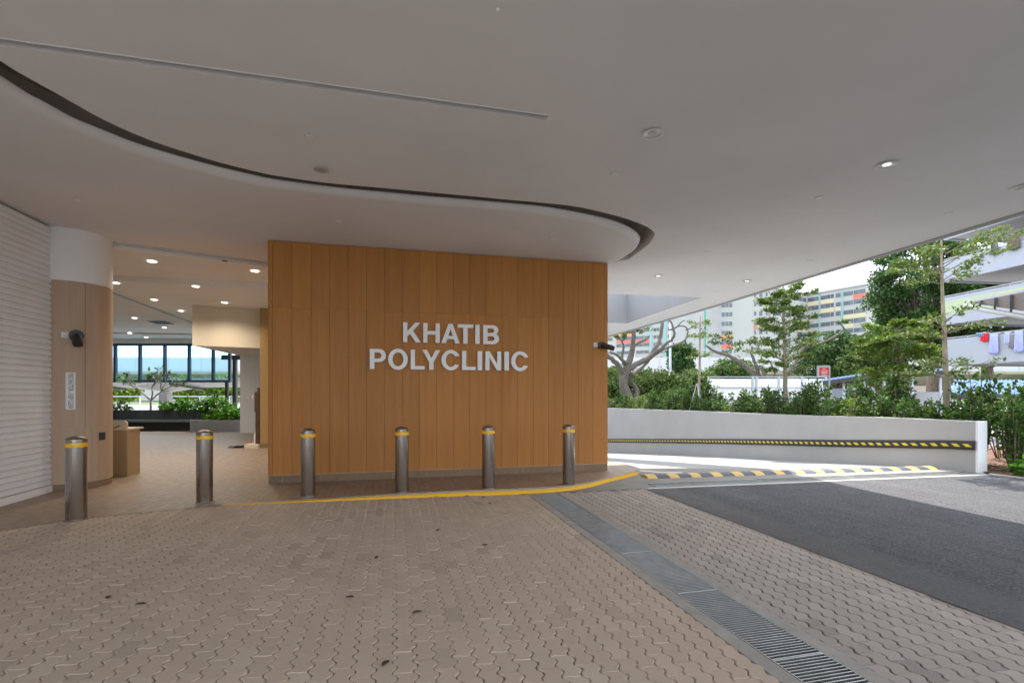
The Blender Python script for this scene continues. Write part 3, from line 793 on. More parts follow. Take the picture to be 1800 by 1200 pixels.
# shutter curtain
sh = thing('roller_shutter', 'closed grey metal roller shutter at the left edge with horizontal slats', 'roller shutter', (*L(-5.08, 9.0), 0))
inv = Matrix.Translation(-Vector(sh.location))
mb.build('guide_rail', sh).matrix_parent_inverse = inv
mb = MB(); pitch = 0.0855
prof = []; z = 0.11
while z < HC-0.03:
    prof += [(-0.004, z), (0.008, z+0.003), (0.018, z+0.012), (0.021, z+pitch*0.42), (0.017, z+pitch*0.62), (0.009, z+pitch*0.66), (0.016, z+pitch*0.70), (0.014, z+pitch*0.86), (0.004, z+pitch-0.008), (-0.008, z+pitch-0.003)]
    z += pitch
prof = [p for p in prof if p[1] < HC-0.005]
bs = [9.05, 7.0, 5.0, 3.0, 1.0]
n = len(prof)
mb.add([(*L(-5.09+d, b), z) for b in bs for d, z in prof], [(i*n+k, (i+1)*n+k, (i+1)*n+k+1, i*n+k+1) for i in range(len(bs)-1) for k in range(n-1)], 'shutter' if 'shutter' in M else 'rail_metal')
o = mb.build('curtain', sh, smooth='auto'); o.matrix_parent_inverse = inv
mb = MB(); mb.lbox(-5.11, -5.055, 1.0, 8.998, 0.006, 0.105, 'white_paint'); mb.build('bottom_bar', sh).matrix_parent_inverse = inv
mb = MB(); mb.lbox(-5.16, -5.12, 0.9, 9.2, 0, HC+0.3, 'wall_paint'); mb.build('shutter_back_wall', bld)

# second shutter track across the lobby opening
hp = Vector((-6.66, 8.27, 0)); hq = Vector((*L(-2.03, 10.95), 0))
trk = thing('shutter_track', 'white fire shutter track and guide over the lobby opening', 'shutter track', (hp.x, hp.y, 0))
inv = Matrix.Translation(-Vector(trk.location))
mb = MB(); q1 = Vector(((196-CX)/F*8.38, 8.38, 0)); q2 = Vector(((476-CX)/F*9.72, 9.72, 0)); dq = (q2-q1).normalized()
q1 = q1-dq*0.05
mb.beam((q1.x,q1.y,4.035),(q2.x,q2.y,4.035),0.10,0.09,'white_paint')
mb.beam((q1.x+0.06,q1.y-0.09,4.055),(q2.x+0.06,q2.y-0.09,4.055),0.05,0.04,'rail_metal'); mb.build('head_track', trk).matrix_parent_inverse = inv
mb = MB(); mb.box(q1.x-0.075, q1.x-0.03, q1.y-0.03, q1.y+0.02, 0.0, 3.97, 'white_paint'); mb.box(q1.x-0.028, q1.x-0.005, q1.y-0.0, q1.y+0.05, 0.0, 3.97, 'rail_metal'); mb.build('guide_rail', trk).matrix_parent_inverse = inv
mb = MB(); qs = q1+(q2-q1)*0.68
mb.beam((qs.x,qs.y-0.058,4.0),(qs.x+dq.x*0.09,qs.y+dq.y*0.09-0.058,4.0),0.012,0.02,'black_plastic'); mb.build('sensor', trk).matrix_parent_inverse = inv

# fixtures on the column
def on_col(u, v, r=0.512):
    an = colang(u); x = cc[0]+r*math.cos(an); y = cc[1]+r*math.sin(an); return Vector((x, y, EYE+(HV-v)*y/F)), an
def cctv(name, label, p, nrm, bodydir, scale, mat, parentless=True, length=0.17):
    c = thing(name, label, 'camera', tuple(p)); inv = Matrix.Translation(-p)
    mb = MB(); mb.tube([p, p+nrm*0.055*scale], [0.075*scale, 0.07*scale], mat, 24); mb.build('mount', c, smooth='auto').matrix_parent_inverse = inv
    e = p+nrm*0.07*scale; mb = MB()
    mb.tube([p+nrm*0.05*scale, e, e+bodydir*0.03], [0.03*scale]*3, mat, 14); mb.build('arm', c, smooth='auto').matrix_parent_inverse = inv
    s0 = e+bodydir*0.01; mb = MB()
    mb.tube([s0, s0+bodydir*0.02, s0+bodydir*length*0.9, s0+bodydir*length], [0.038*scale, 0.052*scale, 0.052*scale, 0.046*scale], mat, 24); mb.build('body', c, smooth='auto').matrix_parent_inverse = inv
    mb = MB(); mb.tube([s0+bodydir*(length-0.002), s0+bodydir*(length+0.006)], [0.036*scale, 0.034*scale], 'car_glass', 20); mb.build('lens', c, smooth='auto').matrix_parent_inverse = inv
    return c
p, an = on_col(134, 590); nrm = Vector((math.cos(an), math.sin(an), 0))
cctv('security_camera', 'black security camera on the pale timber column, pointing down', p, nrm, (Vector((0.35,-0.30,-0.85))).normalized(), 1.25, 'black_plastic')
p2 = Vector((*L(afromu(1059), B0-0.001), EYE+(HV-607)*9.6/F))
cctv('security_camera', 'dark brown security camera near the right end of the timber wall', p2, Vector((ST,-CT,0)), (Vector((0.93,-0.1,-0.30))).normalized(), 1.0, 'bronze_metal', length=0.22)
def wall_box(name, label, cat, p, tang, w, h, d, m, mface, parts=True):
    c = thing(name, label, cat, tuple(p)); nrm = Vector((tang.y, -tang.x, 0)); inv = Matrix.Translation(-p)
    mb = MB(); q = p
    vs = [q+tang*sx*w/2+Vector((0,0,sz*h/2))+nrm*dd_ for dd_ in (-0.01, d) for sx, sz in ((-1,-1),(1,-1),(1,1),(-1,1))]
    mb.add(vs, [(0,1,2,3),(7,6,5,4),(0,4,5,1),(1,5,6,2),(2,6,7,3),(3,7,4,0)], m); mb.build('plate', c).matrix_parent_inverse = inv
    for dx, dz, s_ in mface:
        mb = MB(); qq = q+tang*dx+Vector((0,0,dz))+nrm*d
        mb.tube([qq-nrm*0.002, qq+nrm*0.003], s_, 'black_plastic', 10)
        mb.build('socket_hole', c).matrix_parent_inverse = inv
    return c
def tang_at(an): return Vector((-math.sin(an), math.cos(an), 0)) 
p, an = on_col(115.5, 588.5); tg = tang_at(an)
wall_box('power_socket', 'small white socket plate beside the black camera on the column', 'socket', p, tg, 0.10, 0.086, 0.012, 'sign_white', [(0.02,0.022,0.007),(-0.01,-0.012,0.006),(0.018,-0.016,0.006)])
p, an = on_col(179, 766); tg = tang_at(an)
wall_box('power_socket', 'grey metal socket plate low on the pale timber column', 'socket', p, tg, 0.10, 0.125, 0.012, 'dark_metal', [(0.0,0.022,0.012),(0.0,-0.025,0.008)])
p3 = Vector((*L(afromu(1049), B0-0.001), EYE+(HV-606)*9.6/F))
wall_box('power_socket', 'white socket plate beside the brown camera on the timber wall', 'socket', p3, Vector((CT,ST,0)), 0.085, 0.085, 0.012, 'sign_white', [(0.015,0.016,0.008),(-0.014,-0.012,0.005)])
# fire shutter sign: white strip with vertical text
def text_mesh(s, size):
    cu_ = bpy.data.curves.new('txt', 'FONT'); cu_.body = s; cu_.size = size; cu_.align_x = 'CENTER'; cu_.align_y = 'CENTER'
    o = bpy.data.objects.new('txt', cu_); COL.objects.link(o)
    bpy.context.view_layer.update(); me = bpy.data.meshes.new_from_object(o.evaluated_get(bpy.context.evaluated_depsgraph_get()))
    bpy.data.objects.remove(o); return me
p, an = on_col(124, 687, 0.512); zc = p.z
hh = (719-654)*p.y/F; 
a_l = colang(115.2); a_r = colang(132.8)
if a_l > a_r: a_l, a_r = a_l, a_r
sg = thing('notice_sign', 'white vertical strip on the column reading FIRE SHUTTER - KEEP CLEAR', 'sign', tuple(p)); inv = Matrix.Translation(-p)
mb = MB(); k_ = 8; vs = []
for i in range(k_+1):
    aa = a_l+(a_r-a_l)*i/k_
    for r_, z in ((0.5115, zc-hh/2),(0.5135, zc-hh/2),(0.5135, zc+hh/2),(0.5115, zc+hh/2)): vs.append((cc[0]+r_*math.cos(aa), cc[1]+r_*math.sin(aa), z))
mb.add(vs, [(i*4+j, (i+1)*4+j, (i+1)*4+(j+1)%4, i*4+(j+1)%4) for i in range(k_) for j in range(4)]+[(0,1,2,3),(k_*4+3,k_*4+2,k_*4+1,k_*4)], 'sign_white')
mb.build('board', sg).matrix_parent_inverse = inv
me = text_mesh('FIRE SHUTTER - KEEP CLEAR', 0.1)
co = np.array([v.co[:] for v in me.vertices]); ex = co[:,0].max()-co[:,0].min(); ey = co[:,1].max()-co[:,1].min()
amid = (a_l+a_r)/2; sgn_a = 1 if a_r > a_l else -1
wtext = 0.5*abs(a_r-a_l)
for v in me.vertices:
    along = v.co.x/ex*hh*0.94; across = v.co.y/ey*wtext      # reads top to bottom, letter tops to the right
    aa = amid+sgn_a*across; r_ = 0.5155
    v.co = (cc[0]+r_*math.cos(aa), cc[1]+r_*math.sin(aa), zc-along)
me.materials.clear(); me.materials.append(M['black_plastic'])
o = bpy.data.objects.new('lettering', me); COL.objects.link(o); o.parent = sg; o.matrix_parent_inverse = inv

# ---------------------------------------------------------------- ceiling fixtures
def make_down(kind):
    d = thing('downlight', '', 'ceiling light', (0,0,0), 'round downlights in the ceiling')
    mb = MB(); mb.lathe((0,0,0), [(0.098,0.004),(0.108,-0.001),(0.108,-0.006),(0.086,-0.008),(0.082,0.0),(0.082,0.02)], 'white_paint', 32, (False,False)); mb.build('rim', d, smooth='auto')
    mb = MB(); mb.lathe((0,0,0), [(0.0815,-0.002),(0.076,0.035),(0.055,0.07),(0.035,0.085)], 'reflector' if kind != 'lit' else 'lamp_lit', 32, (False,True)); mb.build('reflector', d, smooth='auto')
    mb = MB(); mb.lathe((0,0,0), [(0.040,0.045),(0.042,0.05),(0.042,0.08)], {'lit':'lamp_lit','dim':'lamp_dim','off':'lamp_off'}[kind], 24, (True,False)); mb.build('lamp', d, smooth='auto')
    return d
protos = {}
def down(u, v, label, kind, z=HC, s=1.0, light=None, group='downlights in the white soffit'):
    x, y = CP(u, v, z)
    if kind not in protos: d = protos[kind] = make_down(kind)
    else: d = copy_tree(protos[kind])
    d.location = (x, y, z-0.004); d.scale = (s, s, s); d['label'] = label; d['group'] = group
    if light: LIGHTS.append((d, light, (x, y, z-0.05)))
    # pocket: a hole is hidden by the rim; sink a dark can above the ceiling plane
    return d
LIGHTS = []
# (soffit is thin: fixtures sit just under it, so lower them by their depth)
def down_s(u, v, label, kind, z=HC, s=1.0, light=None, group='downlights in the white soffit'):
    d = down(u, v, label, kind, z, s, light, group)
    d.scale = (s, s, 0.12*s); d.location.z = z-0.0125; return d
down_s(565, 298, 'silver downlight on the soffit just above the curved groove, left of the lettering', 'off', s=1.05)
down_s(1147, 234, 'dark round downlight in the soffit above the right end of the timber wall', 'off', s=1.0)
down_s(1559, 289, 'bright downlight in the soffit at upper right, beyond the dark round one', 'dim', s=1.0, light=30)
down_s(1157, 484.5, 'lit downlight in the soffit just before the roof opening', 'dim', s=1.0, light=30)
down_s(1313, 493.5, 'lit downlight in the soffit right of the roof opening, near the canopy edge', 'dim', s=1.0, light=30)
down_s(1797, 328, 'downlight cut by the right edge of the photo', 'off', s=1.0)
inter = [(267,459,4.0,'lobby downlight nearest the column, just under the white track'),(448,476,4.0,'lobby downlight nearest the timber wall corner'),
 (344,503,3.88,'lobby downlight in the middle of the warm ceiling, second row'),(203,497,3.88,'lobby downlight half hidden behind the column edge'),
 (271,526.5,3.88,'lobby downlight left of centre, just before the dark diagonal slot'),(395,531.5,3.88,'lobby downlight in front of the cream bulkhead'),
 (318,546,3.88,'lobby downlight nearest the left corner of the cream bulkhead'),(236.5,558.5,3.88,'lobby downlight beyond the diagonal slot, left of the black vent'),
 (289,575.5,3.88,'lobby downlight just beyond the black ceiling vent'),(228,584.5,3.88,'small distant lobby downlight at far left before the ceiling step'),
 (330,588.5,3.88,'small distant lobby downlight beside the far bulkhead corner'),(257,592.5,3.82,'small distant lobby downlight beyond the ceiling step'),
 (229.5,600.5,3.82,'lobby downlight farthest away, just above the blue glazing')]
for i, (u, v, z, lab) in enumerate(inter):
    down_s(u, v, lab, 'lit', z, 0.8 if i > 1 else 0.88, light=(34 if i < 9 else 14), group='lit downlights in the lobby ceiling')
for d, e, p in LIGHTS:
    ld = bpy.data.lights.new('beam', 'SPOT'); ld.energy = e; ld.spot_size = R(150); ld.spot_blend = 1.0; ld.shadow_soft_size = 0.08; ld.color = (1.0,0.84,0.64) if p[1] < 14 else (1.0,0.92,0.82)
    lo = bpy.data.objects.new('beam', ld); COL.objects.link(lo); lo.location = (p[0], p[1], p[2]-0.04)
discs = [(545,240,'small round sensor disc above the silver downlight'),(1080,306,'small round ceiling disc above the right tip of the groove'),(1440,347,'small ceiling disc left of the bright upper right downlight'),
 (1667,375,'small ceiling disc nearest the canopy edge at upper right'),(970,420,'small disc on the inner soffit above the end of the lettering'),(595,389,'small disc on the inner soffit above the left part of the timber wall'),
 (1243,443,'small ceiling disc between the groove tip and the canopy edge'),(1423,458,'small ceiling disc close to the canopy edge above the slim tree'),(1116,505,'small ceiling disc right of the timber wall near the roof opening'),
 (1258,513,'small ceiling disc beside the right tip of the roof opening'),(137,351,'faint disc on the inner soffit above the column'),(875,15,'tiny dark sprinkler head at the top of the photo')]
dp = None
for u, v, lab in discs:
    x, y = CP(u, v)
    if dp is None:
        dp = thing('ceiling_sensor', '', 'sensor', (0,0,0)); mb = MB(); mb.lathe((0,0,0), [(0.048,0.0),(0.048,-0.006),(0.042,-0.011)], 'white_paint', 24, (False,True)); mb.build('cover_plate', dp, smooth='auto')
        mb = MB(); mb.lathe((0,0,0), [(0.054,0.0),(0.054,-0.002),(0.048,-0.003)], 'rail_metal', 24, (False,False)); mb.build('rim', dp, smooth='auto'); d = dp
    else: d = copy_tree(dp)
    d.location = (x, y, HC-0.001); d['label'] = lab; d['group'] = 'small round discs on the soffit'
    if v < 20: d.scale = (0.3,0.3,2.0)

# ================================================================ LOBBY
mb = MB()
st0 = CP(200,484,4.0); st1 = CP(470,497,4.0); ds = ((st1[0]-st0[0]), (st1[1]-st0[1])); l_ = math.hypot(*ds); ds = (ds[0]/l_, ds[1]/l_)
sL = (st0[0]-ds[0]*12, st0[1]-ds[1]*12); sR = (st1[0]+ds[0]*3, st1[1]+ds[1]*3)
mb.poly([(*p, 4.0) for p in [(q1.x-0.4,q1.y-0.27),(q2.x+0.7,q2.y+0.45),sR,sL,(-20,6.5),(-7.6,8.1)]], 'soffit_paint', flip=True)
mb.add([(*sL,4.0),(*sR,4.0),(*sR,3.88),(*sL,3.88)], [(0,1,2,3)], 'soffit_paint')
far = [(-20,19.5),(-20,19.5)]
s2 = (19.6)
mb.poly([(*p, 3.88) for p in [sL,sR,(-6.0,16.0),(-7.5,20.3),(-11.5,19.6),(-20,18.4)]], 'soffit_paint', flip=True)
mb.poly([(*p, 3.82) for p in [(-20,18.4),(-11.5,19.6),(-7.5,20.3),(-7.8,21.2),(-20,21.2)]], 'soffit_paint', flip=True)
mb.add([(-20,18.4,3.88),(-11.5,19.6,3.88),(-7.5,20.3,3.88),(-20,18.4,3.82),(-11.5,19.6,3.82),(-7.5,20.3,3.82)], [(0,1,4,3),(1,2,5,4)], 'soffit_paint')
lc = mb.build('lobby_ceiling', bld)
# flat black strip painted in for the shade inside the diagonal slot
mb = MB(); s0_ = CP(196,513.5,3.88); s1_ = CP(345,569.5,3.88)
strip(mb, [s0_, s1_], 0.10, 3.872, 3.8765, 'black_plastic'); mb.build('slot_shade_strip', lc)
# vent
vt = thing('ceiling_vent', 'square black air vent in the far lobby ceiling', 'vent', (*CP(283,566.5,3.88), 3.88)); inv = Matrix.Translation(-Vector(vt.location))
pc = [CP(261,564,3.88), CP(289,564.3,3.88), CP(305,568.8,3.88), CP(277,568.8,3.88)]
mb = MB(); mb.poly([(*p, 3.868) for p in pc], 'black_plastic', flip=True)
for i in range(4): mb.beam((*pc[i],3.868),(*pc[(i+1)%4],3.868),0.05,0.012,'dark_metal')
mb.build('frame', vt).matrix_parent_inverse = inv
mb = MB()
for i in range(1, 8):
    f_ = i/8; a_ = [pc[0][j]+(pc[3][j]-pc[0][j])*f_ for j in (0,1)]; b_ = [pc[1][j]+(pc[2][j]-pc[1][j])*f_ for j in (0,1)]
    mb.beam((*a_,3.862),(*b_,3.862),0.03,0.008,'black_plastic')
mb.build('louvre', vt).matrix_parent_inverse = inv
# bulkhead
A_ = CP(338,607,2.8); B_ = CP(455,611.5,2.8); C_ = CP(457,640,2.8)
dirAC = (C_[0]-A_[0], C_[1]-A_[1])
mb = MB()
Bx = (B_[0]+0.3, B_[1]+0.15); Cx_ = (C_[0]+0.8, C_[1]+0.3)
ring = [A_, Bx, (-6.0,16), Cx_]
mb.poly([(*p, 2.8) for p in ring], 'soffit_paint', flip=True)
for i in range(4):
    p, q = ring[i], ring[(i+1)%4]; mb.add([(*p,2.8),(*q,2.8),(*q,3.879),(*p,3.879)], [(0,1,2,3)], 'cream_paint')
mb.build('bulkhead', bld)
# ochre panel wall right of it
pA = G(457, 787, 0); 
mb = MB(); aA, bA = AB(*pA); mb.lbox(aA, -2.05, bA, bA+0.3, 0.0, 3.879, 'wood_ochre'); mb.lbox(aA-0.004, -2.05, bA-0.01, bA+0.01, 0.0, 0.13, 'skirting_tile')
mb.build('lobby_panel_wall', bld)
# white wall below bulkhead
pw = G(422, 761, 0)
mb = MB(); dW = (CT, ST)
mb.add([(*pw,0.0),(pw[0]+5*dW[0],pw[1]+5*dW[1]*0.2,0.0),(pw[0]+5*dW[0],pw[1]+5*dW[1]*0.2,3.9),(*pw,3.9)], [(0,1,2,3)], 'white_paint')
mb.add([(*pw,0.0),(pw[0]-0.05,pw[1]+0.4,0.0),(pw[0]-0.05,pw[1]+0.4,3.9),(*pw,3.9)], [(3,2,1,0)], 'white_paint')
mb.add([(pw[0]-0.05,pw[1]+0.4,0.0),(pw[0]+5*dW[0],pw[1]+0.6,0.0),(pw[0]+5*dW[0],pw[1]+0.6,3.9),(pw[0]-0.05,pw[1]+0.4,3.9)], [(0,3,2,1)], 'white_paint')
mb.build('lobby_end_wall', bld)
mb = MB(); mb.box(-19.6, -19.4, 6.6, 21.2, 0, 3.9, 'white_paint'); mb.box(-19.6,-7.75,6.3,6.6,0,4.0,'white_paint'); mb.build('lobby_side_wall', bld)

# glazing band
YG = 20.7; zt_, zb_ = EYE+(HV-606)*YG/F, EYE+(HV-669)*YG/F
gz_t = thing('glazing_band', 'row of blue tinted windows hanging above the planter in the far opening', 'window', ((300-CX)/F*YG, YG, zb_)); inv = Matrix.Translation(-Vector(gz_t.location))
xs = [(u-CX)/F*YG for u in (72,116,159.5,203,246.5,290,333,375,404)]
mb = MB(); mb.box(xs[0], xs[-1]+0.05, YG-0.06, YG+0.06, zt_-0.04, zt_+0.05, 'frame_blue')
mb.box(xs[0], xs[-1]+0.05, YG-0.06, YG+0.06, zb_-0.07, zb_+0.03, 'frame_blue')
for x in xs: mb.box(x-0.05, x+0.05, YG-0.055, YG+0.055, zb_+0.03, zt_-0.04, 'frame_blue')
mb.build('frame', gz_t).matrix_parent_inverse = inv
for x0, x1 in zip(xs, xs[1:]):
    mb = MB(); mb.add([(x0+0.05,YG,zb_+0.03),(x1-0.05,YG,zb_+0.03),(x1-0.05,YG,zt_-0.04),(x0+0.05,YG,zt_-0.04)], [(0,1,2,3)], 'blue_glass')
    mb.build('pane', gz_t).matrix_parent_inverse = inv
mb = MB(); mb.box(xs[0], -10.8, YG-0.05, YG+0.25, zt_+0.05, 4.1, 'soffit_paint'); mb.build('lobby_lintel', bld)
# posts outside
def post(u, v0, v1, Y, w, label, m='dark_metal', beam=None):
    x = (u-CX)/F*Y; z1 = EYE+(HV-v1)*Y/F
    t_ = thing('steel_post', label, 'post', (x, Y, 0)); inv = Matrix.Translation(-Vector(t_.location))
    mb = MB(); mb.box(x-w/2, x+w/2, Y-w/2, Y+w/2, 0, z1, m); mb.build('shaft', t_).matrix_parent_inverse = inv
    mb = MB(); mb.box(x-w*0.9, x+w*0.9, Y-w*0.9, Y+w*0.9, -0.1, 0.02, 'rail_metal'); mb.build('base_plate', t_).matrix_parent_inverse = inv
    if beam:
        mb = MB(); mb.box(x+beam[0], x+beam[1], Y-0.1, Y+0.1, z1, z1+beam[2], m); mb.build('beam', t_).matrix_parent_inverse = inv
post(399, 0, 671, 20.9, 0.11, 'dark steel post under the right end of the blue glazing')
post(413, 0, 632, 21.6, 0.15, 'tall dark steel post with a short beam, just left of the white lobby wall', beam=(-0.55,0.45,0.2))
post(291, 0, 690, 26, 0.42, 'broad grey green post of the walkway behind the young tree', 'hdb_gray')
# covered walkway outside (dark folded underside)
cw = thing('walkway_roof', 'low folded walkway roof beyond the blue glazing, dark underside', 'roof', (-17, 26, 2.1)); inv = Matrix.Translation(-Vector(cw.location))
mb = MB(); yy0, yy1 = 24.0, 26.5
zz0 = EYE+(HV-672)*yy0/F
xp = [(u-CX)/F*26 for u in (-120,60,205,290,345,430,520)]
zs0 = [2.15,2.0,2.12,1.86,2.13,2.15,2.2]
vs = []
for x, z in zip(xp, zs0): vs += [(x, yy0, z+0.02), (x, yy1, z-0.28), (x, yy0, z+0.12), (x, yy1, z-0.16)]
k4 = len(xp)
mb.add(vs, [f for i in range(k4-1) for f in ((i*4, (i+1)*4, (i+1)*4+1, i*4+1), (i*4+2, i*4+3, (i+1)*4+3, (i+1)*4+2), (i*4, i*4+2, (i+1)*4+2, (i+1)*4))], 'hdb_gray')
mb.build('roof_sheet', cw).matrix_parent_inverse = inv
for uu in (60, 205, 345, 470):
    x = (uu-CX)/F*26; mb = MB(); mb.beam((x,yy0,2.0),(x,yy1,1.75),0.1,0.12,'dark_metal'); mb.build('beam', cw).matrix_parent_inverse = inv

# bench + planter
YB = 19.75
bn = thing('bench', 'long dark slatted bench below the planting in the far opening', 'bench', (-15, YB, 0)); inv = Matrix.Translation(-Vector(bn.location))
x0, x1 = -19.2, (372-CX)/F*YB
mb = MB(); x = x0
while x < x1:
    mb.box(x, x+0.085, YB+0.28, YB+0.32, 0.46, 0.845, 'bench_slat'); x += 0.095
mb.build('backrest', bn).matrix_parent_inverse = inv
mb = MB(); mb.box(x0, x1, YB-0.15, YB+0.28, 0.37, 0.455, 'bench_seat'); mb.build('seat', bn).matrix_parent_inverse = inv
mb = MB(); mb.box(x0, x1, YB, YB+0.4, 0.004, 0.369, 'bench_base'); mb.build('base', bn).matrix_parent_inverse = inv
mb = MB(); mb.box(x0, -10.9, YB+0.34, YB+0.9, 0.0, 0.80, 'planter_gray'); mb.build('planter_box', bn).matrix_parent_inverse = inv
pl = thing('planter', 'rounded grey planter full of green foliage at the end of the bench', 'planter', (-12, 19.4, 0)); inv = Matrix.Translation(-Vector(pl.location))
pxl = (331-CX)/F*19.4; 
pts = catmull([(pxl,20.4),(pxl,19.5),(-12.3,19.22),(-11.5,19.2),(-10.9,19.35),(-10.3,19.8),(-10.2,20.6)], 5)
mb = MB(); n = len(pts)
mb.add([(*p,0.0) for p in pts]+[(*p,0.47) for p in pts]+[(*p,0.47) for p in offset(pts,0.09)]+[(*p,0.38) for p in offset(pts,0.09)],
   [f for i in range(n-1) for f in ((i,i+1,n+i+1,n+i),(n+i,n+i+1,2*n+i+1,2*n+i),(2*n+i,2*n+i+1,3*n+i+1,3*n+i))], 'planter_gray')
mb.build('tub', pl, smooth='auto').matrix_parent_inverse = inv
mb = MB(); mb.poly([(*p,0.39) for p in offset(pts,0.05)], 'soil'); mb.build('soil_fill', pl).matrix_parent_inverse = inv

# counter
ct = thing('counter', 'small pale timber reception counter with drawers beside the column', 'counter', (-7.2, 8.95, 0)); inv = Matrix.Translation(-Vector(ct.location))
cA = Vector((*G(224,838,0),0)); cB = Vector((*G(246,831.5,0),0)); dcf = Vector((-1.0,-0.02,0)).normalized()
cD = cA+dcf*0.9; cE = cB+dcf*0.9
def prism(mb, pts, z0, z1, m):
    n = len(pts); vs = [(p[0],p[1],z0) for p in pts]+[(p[0],p[1],z1) for p in pts]
    mb.add(vs, [tuple(range(n))[::-1], tuple(range(n,2*n))]+[(i,(i+1)%n,n+(i+1)%n,n+i) for i in range(n)], m)
mb = MB(); prism(mb, [cD,cA,cB,cE], 0.0, 0.845, 'wood_counter'); mb.build('carcass', ct).matrix_parent_inverse = inv
mb = MB(); e1_ = Vector((0.05,-0.03,0)); prism(mb, [cD+Vector((0,-0.03,0)),cA+Vector((0.0,-0.03,0)),cB+Vector((0.05,0.03,0)),cE+Vector((0,0.03,0))], 0.846, 0.875, 'cream_laminate'); mb.build('countertop', ct).matrix_parent_inverse = inv
for z0, z1 in ((0.36,0.60),(0.05,0.35)):
    mb = MB(); a_, b_ = cA+dcf*0.04, cA+dcf*0.30; prism(mb, [b_+Vector((0,-0.016,0)),a_+Vector((0,-0.016,0)),a_+Vector((0,0.001,0)),b_+Vector((0,0.001,0))], z0, z1, 'wood_counter'); dr = mb.build('drawer', ct); dr.matrix_parent_inverse = inv
    mb = MB()
    for dx, dz in ((0.12,0.07),(0.135,0.115)):
        q = cA+dcf*dx+Vector((0,-0.017,z1-dz)); mb.tube([q,q+Vector((0,-0.01,0))],0.014,'black_plastic',10)
    lk = mb.build('lock', dr); lk.matrix_parent_inverse = inv
mb = MB(); zc0 = 0.876; up = []
for an in range(0, 91, 15): up.append((cA+dcf*0.02+dcf*(0.06-0.06*math.cos(R(0)) if an==0 else 0.06*(1-math.cos(R(an))))*0+dcf*0.06*(1-math.sin(R(90-an))) , 0.96+0.06*math.sin(R(an))))
poly = [(cA+dcf*0.02, zc0)]+[(cA+dcf*(0.02+0.06*(1-math.cos(R(an)))), 0.95+0.06*math.sin(R(an))) for an in range(0,91,15)]+[(cA+dcf*0.6, 1.01),(cA+dcf*0.6, zc0)]
n = len(poly); mb.add([(p.x,p.y+0.02,z) for p,z in poly]+[(p.x,p.y+0.045,z) for p,z in poly], [tuple(range(n)), tuple(range(n,2*n))[::-1]]+[(i,n+i,n+(i+1)%n,(i+1)%n) for i in range(n)], 'cream_laminate')
mb.build('upstand', ct).matrix_parent_inverse = inv
cb = thing('cable', 'short black cable lying on the reception counter', 'cable', (cA.x-0.2,cA.y,0.9)); inv = Matrix.Translation(-Vector(cb.location))
mb = MB(); base = cA+Vector((0,-0.03,0))
cpts = [base+dcf*d+Vector((0,dy,z)) for d,dy,z in ((0.35,0.0,0.93),(0.28,-0.02,0.935),(0.24,-0.03,0.89),(0.2,-0.03,0.888),(0.16,-0.02,0.90),(0.12,-0.01,0.925),(0.10,0.0,0.93))]
mb.tube(catmull([tuple(p) for p in cpts],4), 0.009, 'black_plastic', 8); mb.build('cord', cb, smooth=True).matrix_parent_inverse = inv

# upright timber stack on a white block, with odds and ends
px, py = G(451, 787, 0)
ts = thing('timber_stand', 'tall dark upright timber bundle standing against the lobby panel wall', 'timber', (px, py, 0.1)); inv = Matrix.Translation(-Vector(ts.location))
k = py/F
mb = MB(); mb.box(px-0.035, px+0.075, py, py+0.12, 0.11, EYE+(HV-688)*k, 'timber_dark'); mb.build('upright_board', ts).matrix_parent_inverse = inv
mb = MB(); mb.box(px+0.01, px+0.055, py+0.02, py+0.09, EYE+(HV-688)*k, EYE+(HV-681)*k, 'timber_dark'); mb.box(px-0.07, px-0.037, py+0.02, py+0.1, EYE+(HV-724)*k, EYE+(HV-689)*k, 'timber_dark'); mb.build('short_board', ts).matrix_parent_inverse = inv
mb = MB(); mb.tube([(px-0.08,py,EYE+(HV-694)*k),(px-0.11,py-0.02,EYE+(HV-697)*k),(px-0.08,py-0.01,EYE+(HV-701)*k)],0.018,'sign_white',8); mb.build('strap', ts, smooth=True).matrix_parent_inverse = inv
bb_ = thing('plinth_block', 'low beige block under the upright timber bundle', 'block', (px,py,0)); mb = MB(); mb.box(px-0.28, px+0.10, py-0.12, py+0.22, 0.0, 0.11, 'cream_paint'); inv=Matrix.Translation(-Vector(bb_.location)); mb.build('block', bb_).matrix_parent_inverse = inv
rbag = thing('red_bag', 'small red bag on the lobby floor beside the timber bundle', 'bag', (px-0.3,py+0.1,0)); inv=Matrix.Translation(-Vector(rbag.location))
mb = MB(); mb.lathe((px-0.30,py+0.25,0.004),[(0.05,0),(0.075,0.03),(0.07,0.08),(0.04,0.12),(0.02,0.14)],'cloth_red',10,(True,True)); mb.build('pouch', rbag, smooth=True).matrix_parent_inverse = inv
bm_ = thing('floor_mat', 'crumpled black cloth lying on the lobby floor by the beige block', 'cloth', (px-0.5,py,0)); inv=Matrix.Translation(-Vector(bm_.location))
mb = MB(); vs=[]; 
for i in range(7):
    for j in range(7): vs.append((px-0.78+i*0.09+j*0.03, py-0.08+j*0.06, 0.01+0.05*abs(math.sin(i*1.7+j*1.1))*(0.3 if i in (0,6) else 1)))
mb.add(vs, [(i*7+j,(i+1)*7+j,(i+1)*7+j+1,i*7+j+1) for i in range(6) for j in range(6)], 'cloth_black'); mb.build('fabric', bm_, smooth=True).matrix_parent_inverse = inv
btl = thing('bottle', 'clear white bottle standing behind the red bag', 'bottle', (px-0.12,py+0.3,0)); inv=Matrix.Translation(-Vector(btl.location))
